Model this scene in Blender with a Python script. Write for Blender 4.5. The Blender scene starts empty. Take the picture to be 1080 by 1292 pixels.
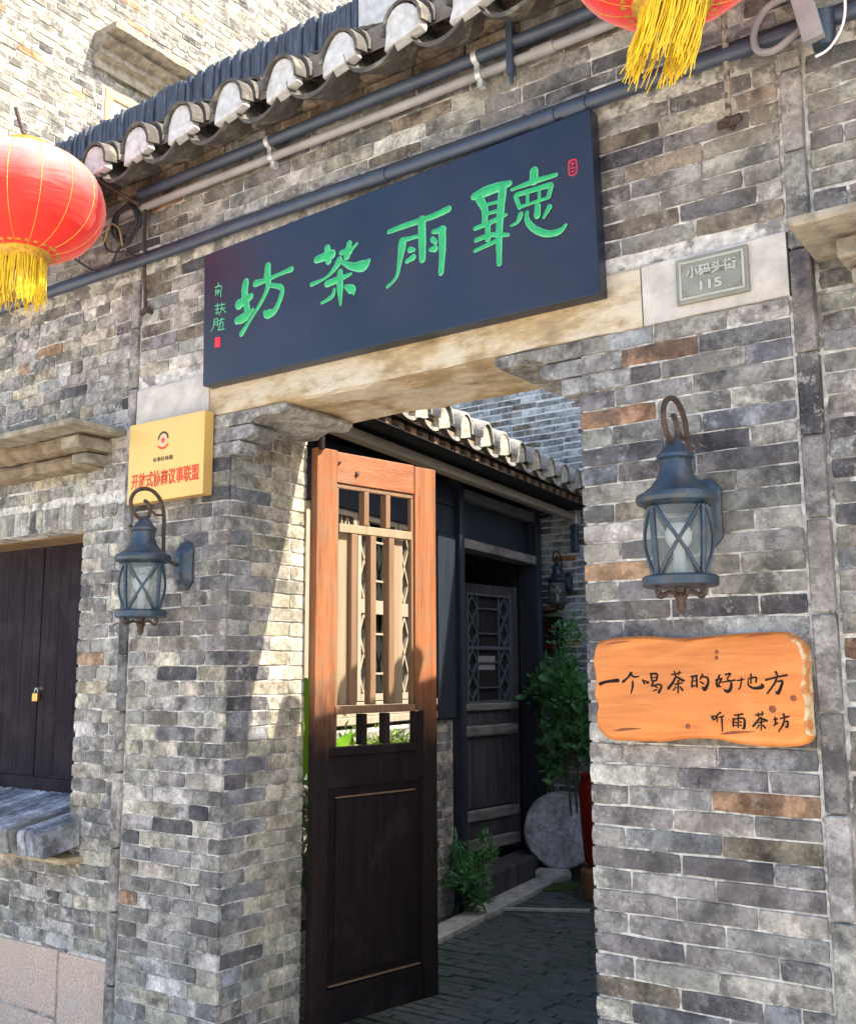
import bpy, bmesh, math, random, json
import numpy as np
from mathutils import Vector, Matrix, noise

scene = bpy.context.scene
COL = scene.collection
rnd = random.Random(7)
rad = math.radians

# ---------------------------------------------------------------- camera
H = 1.6
F_PX = 1299.73
YAW, PITCH, ROLL = rad(-35.1425), rad(8.8643), rad(-0.3014)
fwd = Vector((math.sin(YAW) * math.cos(PITCH), math.cos(YAW) * math.cos(PITCH), math.sin(PITCH)))
r0 = Vector((math.cos(YAW), -math.sin(YAW), 0))
u0 = r0.cross(fwd)
rgt = r0 * math.cos(ROLL) + u0 * math.sin(ROLL)
upv = -r0 * math.sin(ROLL) + u0 * math.cos(ROLL)
cam_d = bpy.data.cameras.new('camera')
cam = bpy.data.objects.new('camera', cam_d)
COL.objects.link(cam)
cam_d.sensor_fit = 'VERTICAL'
cam_d.sensor_height = 36
cam_d.lens = 36 * F_PX / 1292
cam_d.clip_start = 0.05
cam_d.clip_end = 500
m = Matrix.Identity(4)
for i in range(3):
    m[i][0] = rgt[i]; m[i][1] = upv[i]; m[i][2] = -fwd[i]
m[2][3] = H
cam.matrix_world = m
scene.camera = cam

# ---------------------------------------------------------------- sky, sun, exposure
SUN = Vector((0.83, 0.27, 1.0)).normalized()
elev = math.asin(SUN.z); azim = math.atan2(SUN.x, SUN.y)
world = bpy.data.worlds.new('World'); scene.world = world
world.use_nodes = True
wn = world.node_tree.nodes; wl = world.node_tree.links
bg = wn['Background']
sky = wn.new('ShaderNodeTexSky')
sky.sky_type = 'NISHITA'; sky.sun_disc = False
sky.sun_elevation = elev; sky.sun_rotation = azim
sky.air_density = 1.0; sky.dust_density = 2.5; sky.ozone_density = 1.0
wl.new(sky.outputs[0], bg.inputs[0])
bg.inputs[1].default_value = 0.15
sd = bpy.data.lights.new('sun', 'SUN'); sd.energy = 4.4; sd.angle = rad(0.5); sd.color = (1.0, 0.91, 0.76)
sun = bpy.data.objects.new('sun', sd); COL.objects.link(sun)
sun.rotation_euler = (-SUN).to_track_quat('-Z', 'Y').to_euler()
scene.view_settings.view_transform = 'Standard'
scene.view_settings.look = 'None'
scene.view_settings.gamma = 1
scene.view_settings.use_curve_mapping = False
scene.view_settings.exposure = 1.72

# ---------------------------------------------------------------- materials
class NT:
    def __init__(s, name):
        s.m = bpy.data.materials.new(name); s.m.use_nodes = True
        s.n = s.m.node_tree.nodes; s.l = s.m.node_tree.links
        s.b = s.n['Principled BSDF']
    def add(s, t, **k):
        n = s.n.new(t)
        for a, v in k.items(): setattr(n, a, v)
        return n
    def put(s, sock, v):
        if isinstance(v, bpy.types.NodeSocket): s.l.new(v, sock)
        elif v is not None: sock.default_value = v
    def noise(s, vec, scale, detail=4, rough=0.55, dist=0):
        n = s.add('ShaderNodeTexNoise'); s.put(n.inputs['Vector'], vec)
        n.inputs['Scale'].default_value = scale; n.inputs['Detail'].default_value = detail
        n.inputs['Roughness'].default_value = rough; n.inputs['Distortion'].default_value = dist
        return n.outputs[0]
    def ramp(s, v, a, b, lo=0.0, hi=1.0):
        n = s.add('ShaderNodeMapRange'); s.put(n.inputs[0], v)
        n.inputs[1].default_value = a; n.inputs[2].default_value = b
        n.inputs[3].default_value = lo; n.inputs[4].default_value = hi
        return n.outputs[0]
    def mix(s, f, a, b, mode='MIX'):
        n = s.add('ShaderNodeMix', data_type='RGBA', blend_type=mode)
        s.put(n.inputs[0], f); s.put(n.inputs[6], a); s.put(n.inputs[7], b)
        return n.outputs[2]
    def math(s, op, a, b=None):
        n = s.add('ShaderNodeMath', operation=op); s.put(n.inputs[0], a)
        if b is not None: s.put(n.inputs[1], b)
        return n.outputs[0]
    def bump(s, h, strength, dist=0.01):
        n = s.add('ShaderNodeBump'); n.inputs['Strength'].default_value = strength
        n.inputs['Distance'].default_value = dist; s.put(n.inputs['Height'], h)
        s.l.new(n.outputs[0], s.b.inputs['Normal'])
    def coord(s, kind='pos', scale=(1, 1, 1)):
        if kind == 'pos':
            v = s.add('ShaderNodeNewGeometry').outputs['Position']
        else:
            v = s.add('ShaderNodeTexCoord').outputs['Object']
        mp = s.add('ShaderNodeMapping'); s.put(mp.inputs[0], v); mp.inputs['Scale'].default_value = scale
        return mp.outputs[0]
    def base(s, c, rough=0.6, metal=0, spec=0.4):
        s.put(s.b.inputs['Base Color'], c); s.put(s.b.inputs['Roughness'], rough)
        s.b.inputs['Metallic'].default_value = metal
        s.b.inputs['Specular IOR Level'].default_value = spec
        return s.m

def c4(c, k=1.0): return (min(1, c[0] * k), min(1, c[1] * k), min(1, c[2] * k), 1)

def plain(name, col, rough=0.6, metal=0, var=0.2, scale=12, bump=0.15, bscale=90, spec=0.4, patch=None, pscale=6, pth=(0.55, 0.7), pamt=0.7, stretch=(1, 1, 1)):
    t = NT(name); v = t.coord('pos', stretch)
    c = t.mix(t.ramp(t.noise(v, scale, 6), 0.3, 0.7), c4(col, 1 - var), c4(col, 1 + var))
    if patch:
        c = t.mix(t.ramp(t.noise(v, pscale, 6, 0.65), pth[0], pth[1], 0, pamt), c, c4(patch))
    t.base(c, rough, metal, spec)
    if bump: t.bump(t.noise(v, bscale, 5, 0.6), bump)
    return t.m

def brick_mat(name, stuff=False, lime=0.5, soot=0.55, dust=0.3):
    t = NT(name)
    if stuff:
        a = t.add('ShaderNodeAttribute', attribute_name='tint')
        col = a.outputs['Color']; sd_ = t.add('ShaderNodeAttribute', attribute_name='seed').outputs['Fac']
    else:
        oi = t.add('ShaderNodeObjectInfo'); col = oi.outputs['Color']; sd_ = oi.outputs['Random']
    pos = t.add('ShaderNodeNewGeometry').outputs['Position']
    off = t.add('ShaderNodeCombineXYZ')
    k = t.math('MULTIPLY', sd_, 37.0)
    for i in range(3): t.l.new(k, off.inputs[i])
    va = t.add('ShaderNodeVectorMath', operation='ADD'); t.l.new(pos, va.inputs[0]); t.l.new(off.outputs[0], va.inputs[1])
    pv = va.outputs[0]
    f1 = t.ramp(t.noise(pv, 13, 10, 0.72), 0.3, 0.7, 0.5, 1.5)
    f1 = t.math('MULTIPLY', f1, t.ramp(t.noise(pv, 4.2, 4, 0.5), 0.32, 0.68, 0.6, 1.4))
    f1 = t.math('MULTIPLY', f1, t.ramp(t.noise(pos, 60, 8, 0.8), 0.36, 0.64, 0.66, 1.32))
    f1 = t.math('MULTIPLY', f1, t.ramp(t.noise(t.coord('pos', (7, 7, 1.6)), 1.0, 6, 0.65), 0.4, 0.62, 0.82, 1.1))
    f1 = t.math('MULTIPLY', f1, t.ramp(t.noise(pv, 9.5, 9, 0.7), 0.50, 0.545, 1.12, 0.72))
    g = t.add('ShaderNodeCombineColor')
    for i in range(3): t.l.new(f1, g.inputs[i])
    c = t.mix(1.0, col, g.outputs[0], 'MULTIPLY')
    # warm and cool cast over several bricks
    c = t.mix(t.ramp(t.noise(pos, 2.3, 4), 0.47, 0.7, 0, 0.28), c, (0.42, 0.38, 0.30, 1))
    # soot, kept inside each brick
    c = t.mix(t.ramp(t.noise(pv, 5.5, 5, 0.6), 0.55, 0.63, 0, soot), c, (0.04, 0.04, 0.05, 1))
    c = t.mix(t.ramp(t.noise(pos, 7.5, 8, 0.75), 0.57, 0.66, 0, soot * 0.55), c, (0.06, 0.057, 0.06, 1))
    # lime bloom
    lm = t.ramp(t.noise(pos, 19, 10, 0.75), 0.555, 0.60, 0, lime)
    lm2 = t.ramp(t.noise(pos, 3.1, 4, 0.6), 0.42, 0.6)
    c = t.mix(t.math('MULTIPLY', lm, lm2), c, (0.60, 0.58, 0.54, 1))
    spk = t.ramp(t.noise(pv, 8, 5, 0.6), 0.5, 0.66)
    c = t.mix(t.math('MULTIPLY', t.ramp(t.noise(pos, 110, 8, 0.85), 0.55, 0.64, 0, dust * 2.2), spk), c, (0.54, 0.52, 0.47, 1))
    c = t.mix(t.ramp(t.noise(pos, 55, 8, 0.85), 0.60, 0.65, 0, 0.6), c, (0.05, 0.048, 0.05, 1))
    t.base(c, 0.93, 0, 0.15)
    h = t.math('ADD', t.noise(pv, 34, 10, 0.78), t.math('MULTIPLY', t.noise(pos, 190, 4, 0.7), 0.5))
    t.bump(h, 1.0, 0.009)
    return t.m

def wood_mat(name, c1, c2, axis=2, rough=0.6, scale=1.0, patch=None, pamt=0.5, bump=0.35, spec=0.3, pth=(0.5, 0.7)):
    t = NT(name)
    st = [26, 26, 26]; st[axis] = 1.6
    v = t.coord('pos', tuple(x * scale for x in st))
    g = t.noise(v, 1.0, 8, 0.7, 0.4)
    c = t.mix(t.ramp(g, 0.3, 0.72), c4(c1), c4(c2))
    st2 = [110, 110, 110]; st2[axis] = 3
    f = t.noise(t.coord('pos', tuple(x * scale for x in st2)), 1.0, 5, 0.7)
    c = t.mix(t.ramp(f, 0.55, 0.75, 0, 0.55), c, c4([x * 0.35 for x in c1]))
    if patch:
        c = t.mix(t.ramp(t.noise(t.coord('pos', (1, 1, 1)), 5, 6, 0.65), pth[0], pth[1], 0, pamt), c, c4(patch))
    t.base(c, rough, 0, spec)
    t.bump(t.math('ADD', g, f), bump, 0.004)
    return t.m

M = {}
M['brick'] = brick_mat('brick')
M['brick_s'] = brick_mat('brick_joined', True)
M['brick_pale'] = brick_mat('brick_pale', False, 0.5, 0.4, 0.3)
M['brick_pale_s'] = brick_mat('brick_pale_joined', True, 0.5, 0.4, 0.3)
M['brick_clean'] = brick_mat('brick_clean', False, 0.3, 0.12, 0.2)  # little soot, for the jamb bricks with sunlight put into their colour
M['brick_sunpatch_s'] = brick_mat('brick_sunpatch_joined', True, 0.3, 0.12, 0.2)
M['brick_lime'] = brick_mat('brick_limewashed', False, 0.8, 0.6, 0.4)
M['brick_lime_s'] = brick_mat('brick_limewashed_joined', True, 0.8, 0.6, 0.4)
M['brick_dark'] = brick_mat('brick_eave', False, 0.25, 0.7, 0.1)
M['mortar'] = plain('mortar', (0.56, 0.54, 0.50), 0.95, var=0.4, scale=30, bump=0.8, bscale=90, spec=0.1, patch=(0.16, 0.15, 0.145), pscale=9, pth=(0.49, 0.56), pamt=0.8)
M['mortar_white'] = plain('mortar_white', (0.74, 0.76, 0.76), 0.95, var=0.15, scale=20, bump=0.5, spec=0.1)
M['mortar_pale'] = plain('mortar_pale', (0.42, 0.40, 0.35), 0.95, var=0.2, scale=20, bump=0.5, spec=0.1)
M['mortar_dark'] = plain('mortar_dark', (0.2, 0.17, 0.14), 0.95, var=0.3, scale=20, bump=0.6, spec=0.1)
M['plug_in'] = plain('lime_mortar_warm', (0.36, 0.34, 0.28), 0.9, var=0.3, scale=30, bump=0.7, bscale=45, spec=0.1, patch=(0.2, 0.18, 0.12), pscale=18, pth=(0.5, 0.6), pamt=0.7)
M['plug'] = plain('lime_mortar', (0.50, 0.50, 0.50), 0.9, var=0.2, scale=30, bump=0.6, bscale=45, spec=0.1, patch=(0.3, 0.27, 0.2), pscale=14, pth=(0.52, 0.7), pamt=0.6)
M['stone_ochre'] = plain('stone_ochre', (0.42, 0.32, 0.19), 0.92, var=0.35, scale=9, bump=1.0, bscale=26, spec=0.1, patch=(0.56, 0.5, 0.40), pscale=4.5, pth=(0.46, 0.6), pamt=0.85, stretch=(0.8, 1.0, 1.6))
M['stone_pale'] = plain('stone_pale', (0.5, 0.47, 0.43), 0.9, var=0.18, scale=12, bump=0.5, bscale=50, spec=0.15, patch=(0.33, 0.31, 0.29), pscale=7, pth=(0.52, 0.7), pamt=0.6)
M['stone_mid'] = plain('stone_warm_grey', (0.30, 0.265, 0.21), 0.92, var=0.3, scale=16, bump=0.8, bscale=40, spec=0.1, patch=(0.15, 0.13, 0.1), pscale=9, pth=(0.5, 0.62), pamt=0.7)
M['stone_dark'] = plain('stone_weathered', (0.24, 0.19, 0.13), 0.92, var=0.3, scale=14, bump=0.8, bscale=40, spec=0.1, patch=(0.11, 0.09, 0.06), pscale=8, pth=(0.48, 0.66), pamt=0.8)
M['mill'] = plain('millstone_granite', (0.4, 0.42, 0.45), 0.9, var=0.35, scale=30, bump=0.9, bscale=60, spec=0.15, patch=(0.14, 0.15, 0.17), pscale=6, pth=(0.46, 0.62), pamt=0.75)
M['stone_grey'] = plain('stone_grey', (0.26, 0.265, 0.265), 0.9, var=0.3, scale=22, bump=0.6, bscale=60, spec=0.15, patch=(0.1, 0.1, 0.11), pscale=9, pth=(0.5, 0.68), pamt=0.6)
M['granite'] = plain('pink_granite', (0.54, 0.41, 0.33), 0.85, var=0.3, scale=120, bump=0.4, bscale=160, spec=0.25, patch=(0.46, 0.43, 0.37), pscale=3, pth=(0.5, 0.7), pamt=0.5)
M['slate'] = plain('ridge_slate', (0.06, 0.075, 0.105), 0.85, var=0.35, scale=14, bump=0.5, bscale=60, spec=0.25, patch=(0.17, 0.19, 0.23), pscale=22, pth=(0.5, 0.72), pamt=0.6, stretch=(3, 1, 0.5))
M['tile'] = plain('roof_tile', (0.085, 0.076, 0.068), 0.85, var=0.35, scale=18, bump=0.6, bscale=55, spec=0.2, patch=(0.33, 0.31, 0.22), pscale=11, pth=(0.52, 0.68), pamt=0.7)
M['tile_cool'] = plain('roof_tile_pale', (0.2, 0.2, 0.19), 0.85, var=0.3, scale=18, bump=0.6, bscale=55, spec=0.2, patch=(0.42, 0.4, 0.33), pscale=11, pth=(0.5, 0.66), pamt=0.7)
M['board'] = plain('board_lacquer', (0.004, 0.012, 0.032), 0.36, var=0.25, scale=3, bump=0.05, bscale=120, spec=0.5, patch=(0.028, 0.022, 0.036), pscale=1.4, pth=(0.45, 0.7), pamt=0.7)
M['board_edge'] = plain('board_edge', (0.014, 0.014, 0.018), 0.5, var=0.2, scale=6, bump=0.1, spec=0.4)
M['green'] = plain('green_paint', (0.02, 0.34, 0.12), 0.45, var=0.15, scale=30, bump=0.1, spec=0.4)
M['green_pale'] = plain('green_paint_pale', (0.10, 0.46, 0.22), 0.5, var=0.15, scale=30, bump=0.1, spec=0.4)
M['seal'] = plain('seal_red', (0.6, 0.02, 0.04), 0.5, var=0.15, scale=60, bump=0.1)
M['gold'] = plain('brass_sheet', (0.72, 0.46, 0.14), 0.36, metal=0.45, var=0.08, scale=2.5, bump=0.02, bscale=200, spec=0.5)
M['print_red'] = plain('red_print', (0.62, 0.06, 0.02), 0.5, var=0.1, bump=0)
M['print_dark'] = plain('dark_print', (0.05, 0.03, 0.02), 0.5, var=0.1, bump=0)
M['print_pale'] = plain('pale_print', (0.7, 0.45, 0.3), 0.5, var=0.1, bump=0)
M['pewter'] = plain('cast_pewter', (0.25, 0.25, 0.21), 0.55, metal=0.35, var=0.15, scale=14, bump=0.25, bscale=120, patch=(0.3, 0.23, 0.12), pscale=8, pth=(0.58, 0.75), pamt=0.4)
M['pewter_hi'] = plain('pewter_relief_light', (0.42, 0.42, 0.36), 0.5, metal=0.3, var=0.1, bump=0.1)  # raised parts paler than the plate; relief highlight put into the colour
M['ink'] = plain('black_ink', (0.008, 0.005, 0.004), 0.95, var=0.2, scale=60, bump=0.1)
M['blue_metal'] = plain('blue_painted_metal', (0.018, 0.038, 0.06), 0.38, metal=0.0, var=0.4, scale=25, bump=0.35, bscale=70, spec=0.6, patch=(0.10, 0.065, 0.045), pscale=14, pth=(0.55, 0.62), pamt=0.3)
M['rust'] = plain('rusty_iron', (0.06, 0.038, 0.03), 0.65, metal=0.2, var=0.4, scale=40, bump=0.4, bscale=120, patch=(0.16, 0.12, 0.09), pscale=30, pth=(0.52, 0.7), pamt=0.6)
M['conduit_dark'] = plain('conduit_navy', (0.045, 0.06, 0.09), 0.4, var=0.25, scale=8, bump=0.1, spec=0.5)
M['conduit_grey'] = plain('conduit_grey', (0.27, 0.26, 0.26), 0.5, var=0.2, scale=9, bump=0.1, spec=0.4)
M['cable'] = plain('black_cable', (0.03, 0.03, 0.035), 0.5, var=0.2, bump=0.05)
M['cable_y'] = plain('tan_cable', (0.36, 0.27, 0.12), 0.55, var=0.2, bump=0.05)
M['clip'] = plain('pipe_clip', (0.5, 0.52, 0.52), 0.4, metal=0.4, var=0.2, bump=0.05)
M['shutter'] = wood_mat('shutter_wood', (0.012, 0.009, 0.013), (0.034, 0.025, 0.032), 2, 0.8, patch=(0.05, 0.04, 0.045), pamt=0.35, spec=0.12, bump=0.7, pth=(0.52, 0.6))
M['beam_wood'] = wood_mat('lintel_wood', (0.16, 0.10, 0.05), (0.3, 0.2, 0.1), 0, 0.7, patch=(0.08, 0.05, 0.03), pamt=0.7)
M['leaf_wood'] = wood_mat('door_leaf_wood', (0.30, 0.115, 0.045), (0.47, 0.20, 0.09), 2, 0.5, patch=(0.26, 0.18, 0.13), pamt=0.6, pth=(0.46, 0.62))
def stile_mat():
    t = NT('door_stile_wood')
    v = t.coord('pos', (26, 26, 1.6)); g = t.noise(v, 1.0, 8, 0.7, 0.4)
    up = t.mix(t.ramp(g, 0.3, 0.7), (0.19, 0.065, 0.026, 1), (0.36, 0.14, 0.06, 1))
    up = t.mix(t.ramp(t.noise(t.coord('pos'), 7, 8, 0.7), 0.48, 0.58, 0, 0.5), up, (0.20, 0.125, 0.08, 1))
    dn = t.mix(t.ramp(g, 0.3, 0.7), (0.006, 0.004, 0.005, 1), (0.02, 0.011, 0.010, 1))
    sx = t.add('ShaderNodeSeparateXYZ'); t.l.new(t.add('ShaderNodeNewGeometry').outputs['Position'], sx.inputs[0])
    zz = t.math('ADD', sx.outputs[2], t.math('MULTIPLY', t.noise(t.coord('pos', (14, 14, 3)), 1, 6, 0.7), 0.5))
    c = t.mix(t.ramp(zz, 1.50, 1.86), dn, up)  # below the shadow line the stile darkens: shade put into the wood colour
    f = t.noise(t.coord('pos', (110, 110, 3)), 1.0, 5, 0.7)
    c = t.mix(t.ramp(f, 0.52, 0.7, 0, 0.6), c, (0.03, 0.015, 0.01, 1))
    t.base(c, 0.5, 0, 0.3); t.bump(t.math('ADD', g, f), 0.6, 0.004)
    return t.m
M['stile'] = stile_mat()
M['leaf_rail'] = wood_mat('door_rail_wood', (0.20, 0.068, 0.03), (0.36, 0.14, 0.065), 1, 0.5, patch=(0.20, 0.125, 0.08), pamt=0.55, pth=(0.48, 0.58), bump=0.6)
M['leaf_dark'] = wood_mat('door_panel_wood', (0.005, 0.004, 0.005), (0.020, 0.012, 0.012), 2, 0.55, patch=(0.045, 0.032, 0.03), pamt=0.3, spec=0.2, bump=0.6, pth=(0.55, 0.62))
M['leaf_bar'] = wood_mat('door_bar_wood', (0.15, 0.085, 0.05), (0.25, 0.15, 0.085), 2, 0.6)
M['pale_wood'] = wood_mat('bleached_wood', (0.22, 0.16, 0.10), (0.33, 0.25, 0.165), 2, 0.7)
M['lattice_wood'] = wood_mat('lattice_wood', (0.25, 0.21, 0.155), (0.36, 0.31, 0.24), 2, 0.7)
M['navy_wood'] = wood_mat('navy_timber', (0.008, 0.013, 0.022), (0.028, 0.036, 0.052), 2, 0.5, patch=(0.012, 0.015, 0.02), pamt=0.4)
M['old_wood'] = wood_mat('old_door_wood', (0.02, 0.019, 0.023), (0.11, 0.10, 0.105), 2, 0.6, patch=(0.02, 0.018, 0.022), pamt=0.6)
M['old_rail'] = wood_mat('old_rail_wood', (0.12, 0.115, 0.115), (0.3, 0.27, 0.25), 1, 0.7, patch=(0.04, 0.04, 0.045), pamt=0.6)
M['frame_wood'] = wood_mat('orange_frame_wood', (0.5, 0.28, 0.13), (0.6, 0.36, 0.18), 2, 0.6)
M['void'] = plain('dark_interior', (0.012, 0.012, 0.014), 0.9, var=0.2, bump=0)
M['curtain'] = plain('pale_curtain', (0.17, 0.22, 0.18), 0.9, var=0.25, scale=9, bump=0.2, bscale=20, stretch=(6, 6, 0.5))
M['paver'] = plain('wet_paver', (0.07, 0.085, 0.09), 0.4, var=0.4, scale=14, bump=0.4, bscale=60, patch=(0.03, 0.06, 0.035), pscale=3, pth=(0.45, 0.65), pamt=0.6)
M['kerb'] = plain('kerb_stone', (0.36, 0.36, 0.34), 0.8, var=0.3, scale=14, bump=0.5)
M['moss'] = plain('moss', (0.05, 0.09, 0.02), 0.95, var=0.4, scale=60, bump=0.8, bscale=150)
M['street'] = plain('street_stone', (0.52, 0.47, 0.40), 0.85, var=0.15, scale=3, bump=0.3, bscale=30)
M['yellow'] = plain('yellow_fringe', (0.75, 0.52, 0.02), 0.6, var=0.2, scale=30, bump=0)
M['goldtrim'] = plain('gold_trim', (0.65, 0.4, 0.06), 0.4, metal=0.4, var=0.3, scale=60, bump=0.5, bscale=100)
M['brass'] = plain('brass_lock', (0.65, 0.42, 0.12), 0.3, metal=0.9, var=0.1, bump=0.05)
M['white_plastic'] = plain('cream_plastic', (0.55, 0.52, 0.38), 0.4, var=0.1, bump=0.02)
M['redpot'] = plain('red_glaze', (0.13, 0.006, 0.006), 0.35, var=0.2, bump=0.05)
M['terracotta'] = plain('terracotta', (0.2, 0.09, 0.05), 0.8, var=0.25, bump=0.3)

def foliage_mat(name, a, b, trans=0.35):
    t = NT(name)
    v = t.coord('pos')
    c = t.mix(t.ramp(t.noise(v, 25, 3), 0.3, 0.7), c4(a), c4(b))
    t.base(c, 0.45, 0, 0.4)
    tr = t.add('ShaderNodeBsdfTranslucent'); t.l.new(c, tr.inputs[0])
    mx = t.add('ShaderNodeMixShader'); mx.inputs[0].default_value = trans
    out = t.n['Material Output']
    t.l.new(t.b.outputs[0], mx.inputs[1]); t.l.new(tr.outputs[0], mx.inputs[2]); t.l.new(mx.outputs[0], out.inputs[0])
    return t.m
M['leaf_dk'] = foliage_mat('foliage_dark', (0.04, 0.15, 0.05), (0.15, 0.36, 0.13))
M['leaf_lt'] = foliage_mat('foliage_light', (0.10, 0.19, 0.03), (0.22, 0.32, 0.06), 0.45)
M['leaf_banana'] = foliage_mat('banana_leaf', (0.16, 0.36, 0.02), (0.26, 0.5, 0.04), 0.55)
M['stem'] = plain('stem', (0.08, 0.07, 0.04), 0.8, bump=0.2)

def red_mat():
    t = NT('lantern_silk')
    v = t.coord('obj')
    c = t.mix(t.ramp(t.noise(v, 5, 4), 0.35, 0.7), (0.72, 0.018, 0.012, 1), (0.85, 0.05, 0.03, 1))
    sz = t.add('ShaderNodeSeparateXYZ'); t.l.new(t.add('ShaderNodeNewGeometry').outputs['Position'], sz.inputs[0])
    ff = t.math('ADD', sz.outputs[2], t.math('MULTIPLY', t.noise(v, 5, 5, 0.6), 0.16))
    c = t.mix(t.ramp(ff, 3.72, 3.88, 0, 0.85), c, (0.74, 0.42, 0.40, 1))  # top paled to pink: the sun's sheen put into the silk colour
    t.base(c, 0.62, 0, 0.7)
    t.b.inputs['Sheen Weight'].default_value = 1.0
    t.b.inputs['Sheen Roughness'].default_value = 0.4
    t.b.inputs['Sheen Tint'].default_value = (1, 0.8, 0.8, 1)
    tr = t.add('ShaderNodeBsdfTranslucent'); t.l.new(c, tr.inputs[0])
    mx = t.add('ShaderNodeMixShader'); mx.inputs[0].default_value = 0.45
    t.l.new(t.b.outputs[0], mx.inputs[1]); t.l.new(tr.outputs[0], mx.inputs[2]); t.l.new(mx.outputs[0], t.n['Material Output'].inputs[0])
    w = t.noise(t.coord('obj', (1, 1, 7)), 4, 4, 0.5, 0.6)
    t.bump(t.math('ADD', w, t.math('MULTIPLY', t.noise(t.coord('obj'), 220, 2), 0.12)), 0.6, 0.014)
    return t.m
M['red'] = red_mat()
M['pane'] = plain('dark_window_glass', (0.02, 0.025, 0.025), 0.12, var=0.1, bump=0.02, spec=0.6)

def glass_mat():
    t = NT('lamp_glass')
    v = t.coord('pos')
    t.base((0.3, 0.34, 0.34, 1), 0.22, 0, 0.5)
    t.put(t.b.inputs['Roughness'], t.ramp(t.noise(v, 30, 5), 0.3, 0.7, 0.12, 0.5))
    tp = t.add('ShaderNodeBsdfTransparent'); tp.inputs[0].default_value = (0.8, 0.84, 0.84, 1)
    mx = t.add('ShaderNodeMixShader')
    t.put(mx.inputs[0], t.ramp(t.noise(v, 18, 5), 0.3, 0.75, 0.86, 0.62))
    t.l.new(t.b.outputs[0], mx.inputs[1]); t.l.new(tp.outputs[0], mx.inputs[2]); t.l.new(mx.outputs[0], t.n['Material Output'].inputs[0])
    t.bump(t.noise(v, 60, 3), 0.2, 0.003)
    return t.m
M['glass'] = glass_mat()
M['bulb'] = plain('white_bulb', (0.8, 0.8, 0.76), 0.3, var=0.03, bump=0)
def orange_wood():
    t = NT('orange_sign_wood')
    v = t.coord('pos', (2.5, 20, 26))
    g = t.noise(v, 1.6, 6, 0.6, 0.8)
    c = t.mix(t.ramp(g, 0.3, 0.7), (0.50, 0.145, 0.028, 1), (0.70, 0.245, 0.055, 1))
    # pale worn patch and darker knots
    c = t.mix(t.ramp(t.noise(t.coord('pos', (1, 1, 1)), 6, 4, 0.5), 0.58, 0.72, 0, 0.35), c, (0.66, 0.36, 0.13, 1))
    t.base(c, 0.45, 0, 0.4)
    t.bump(g, 0.15, 0.004)
    return t.m
M['sign_wood'] = orange_wood()
M['sign_edge'] = plain('sign_worn_edge', (0.52, 0.42, 0.24), 0.5, var=0.25, scale=14, bump=0.3, patch=(0.42, 0.14, 0.03), pscale=16, pth=(0.46, 0.54), pamt=0.95)
M['sign_knot'] = plain('sign_knot', (0.22, 0.055, 0.015), 0.5, var=0.4, scale=60, bump=0.1)

# ---------------------------------------------------------------- object helpers
ROOT = {}     # object name -> world offset of its mesh coordinates
def thing(name, label, cat, loc=(0, 0, 0), group=None):
    o = bpy.data.objects.new(name, None); COL.objects.link(o)
    o.empty_display_size = 0.1
    o.location = loc; o['label'] = label; o['category'] = cat
    if group: o['group'] = group
    ROOT[o.name] = Vector(loc)
    return o
def tag(o, label, cat, group=None):
    o['label'] = label; o['category'] = cat
    if group: o['group'] = group
    return o

class Fr:
    """frame on a wall: P(u, out, z); U runs along it, N points out of it"""
    def __init__(s, O, U):
        s.O = Vector(O); s.U = Vector(U).normalized(); s.N = s.U.cross(Vector((0, 0, 1)))
        s.R = Matrix((s.U, -s.N, Vector((0, 0, 1)))).transposed()
    def P(s, u, out, z): return s.O + s.U * u + s.N * out + Vector((0, 0, z))
G0 = Fr((0, 0, 0), (1, 0, 0))          # world aligned: P(x, -y, z)
FAC = Fr((0, 3.0, 0), (1, 0, 0))       # gate front, out = towards the street

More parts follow.
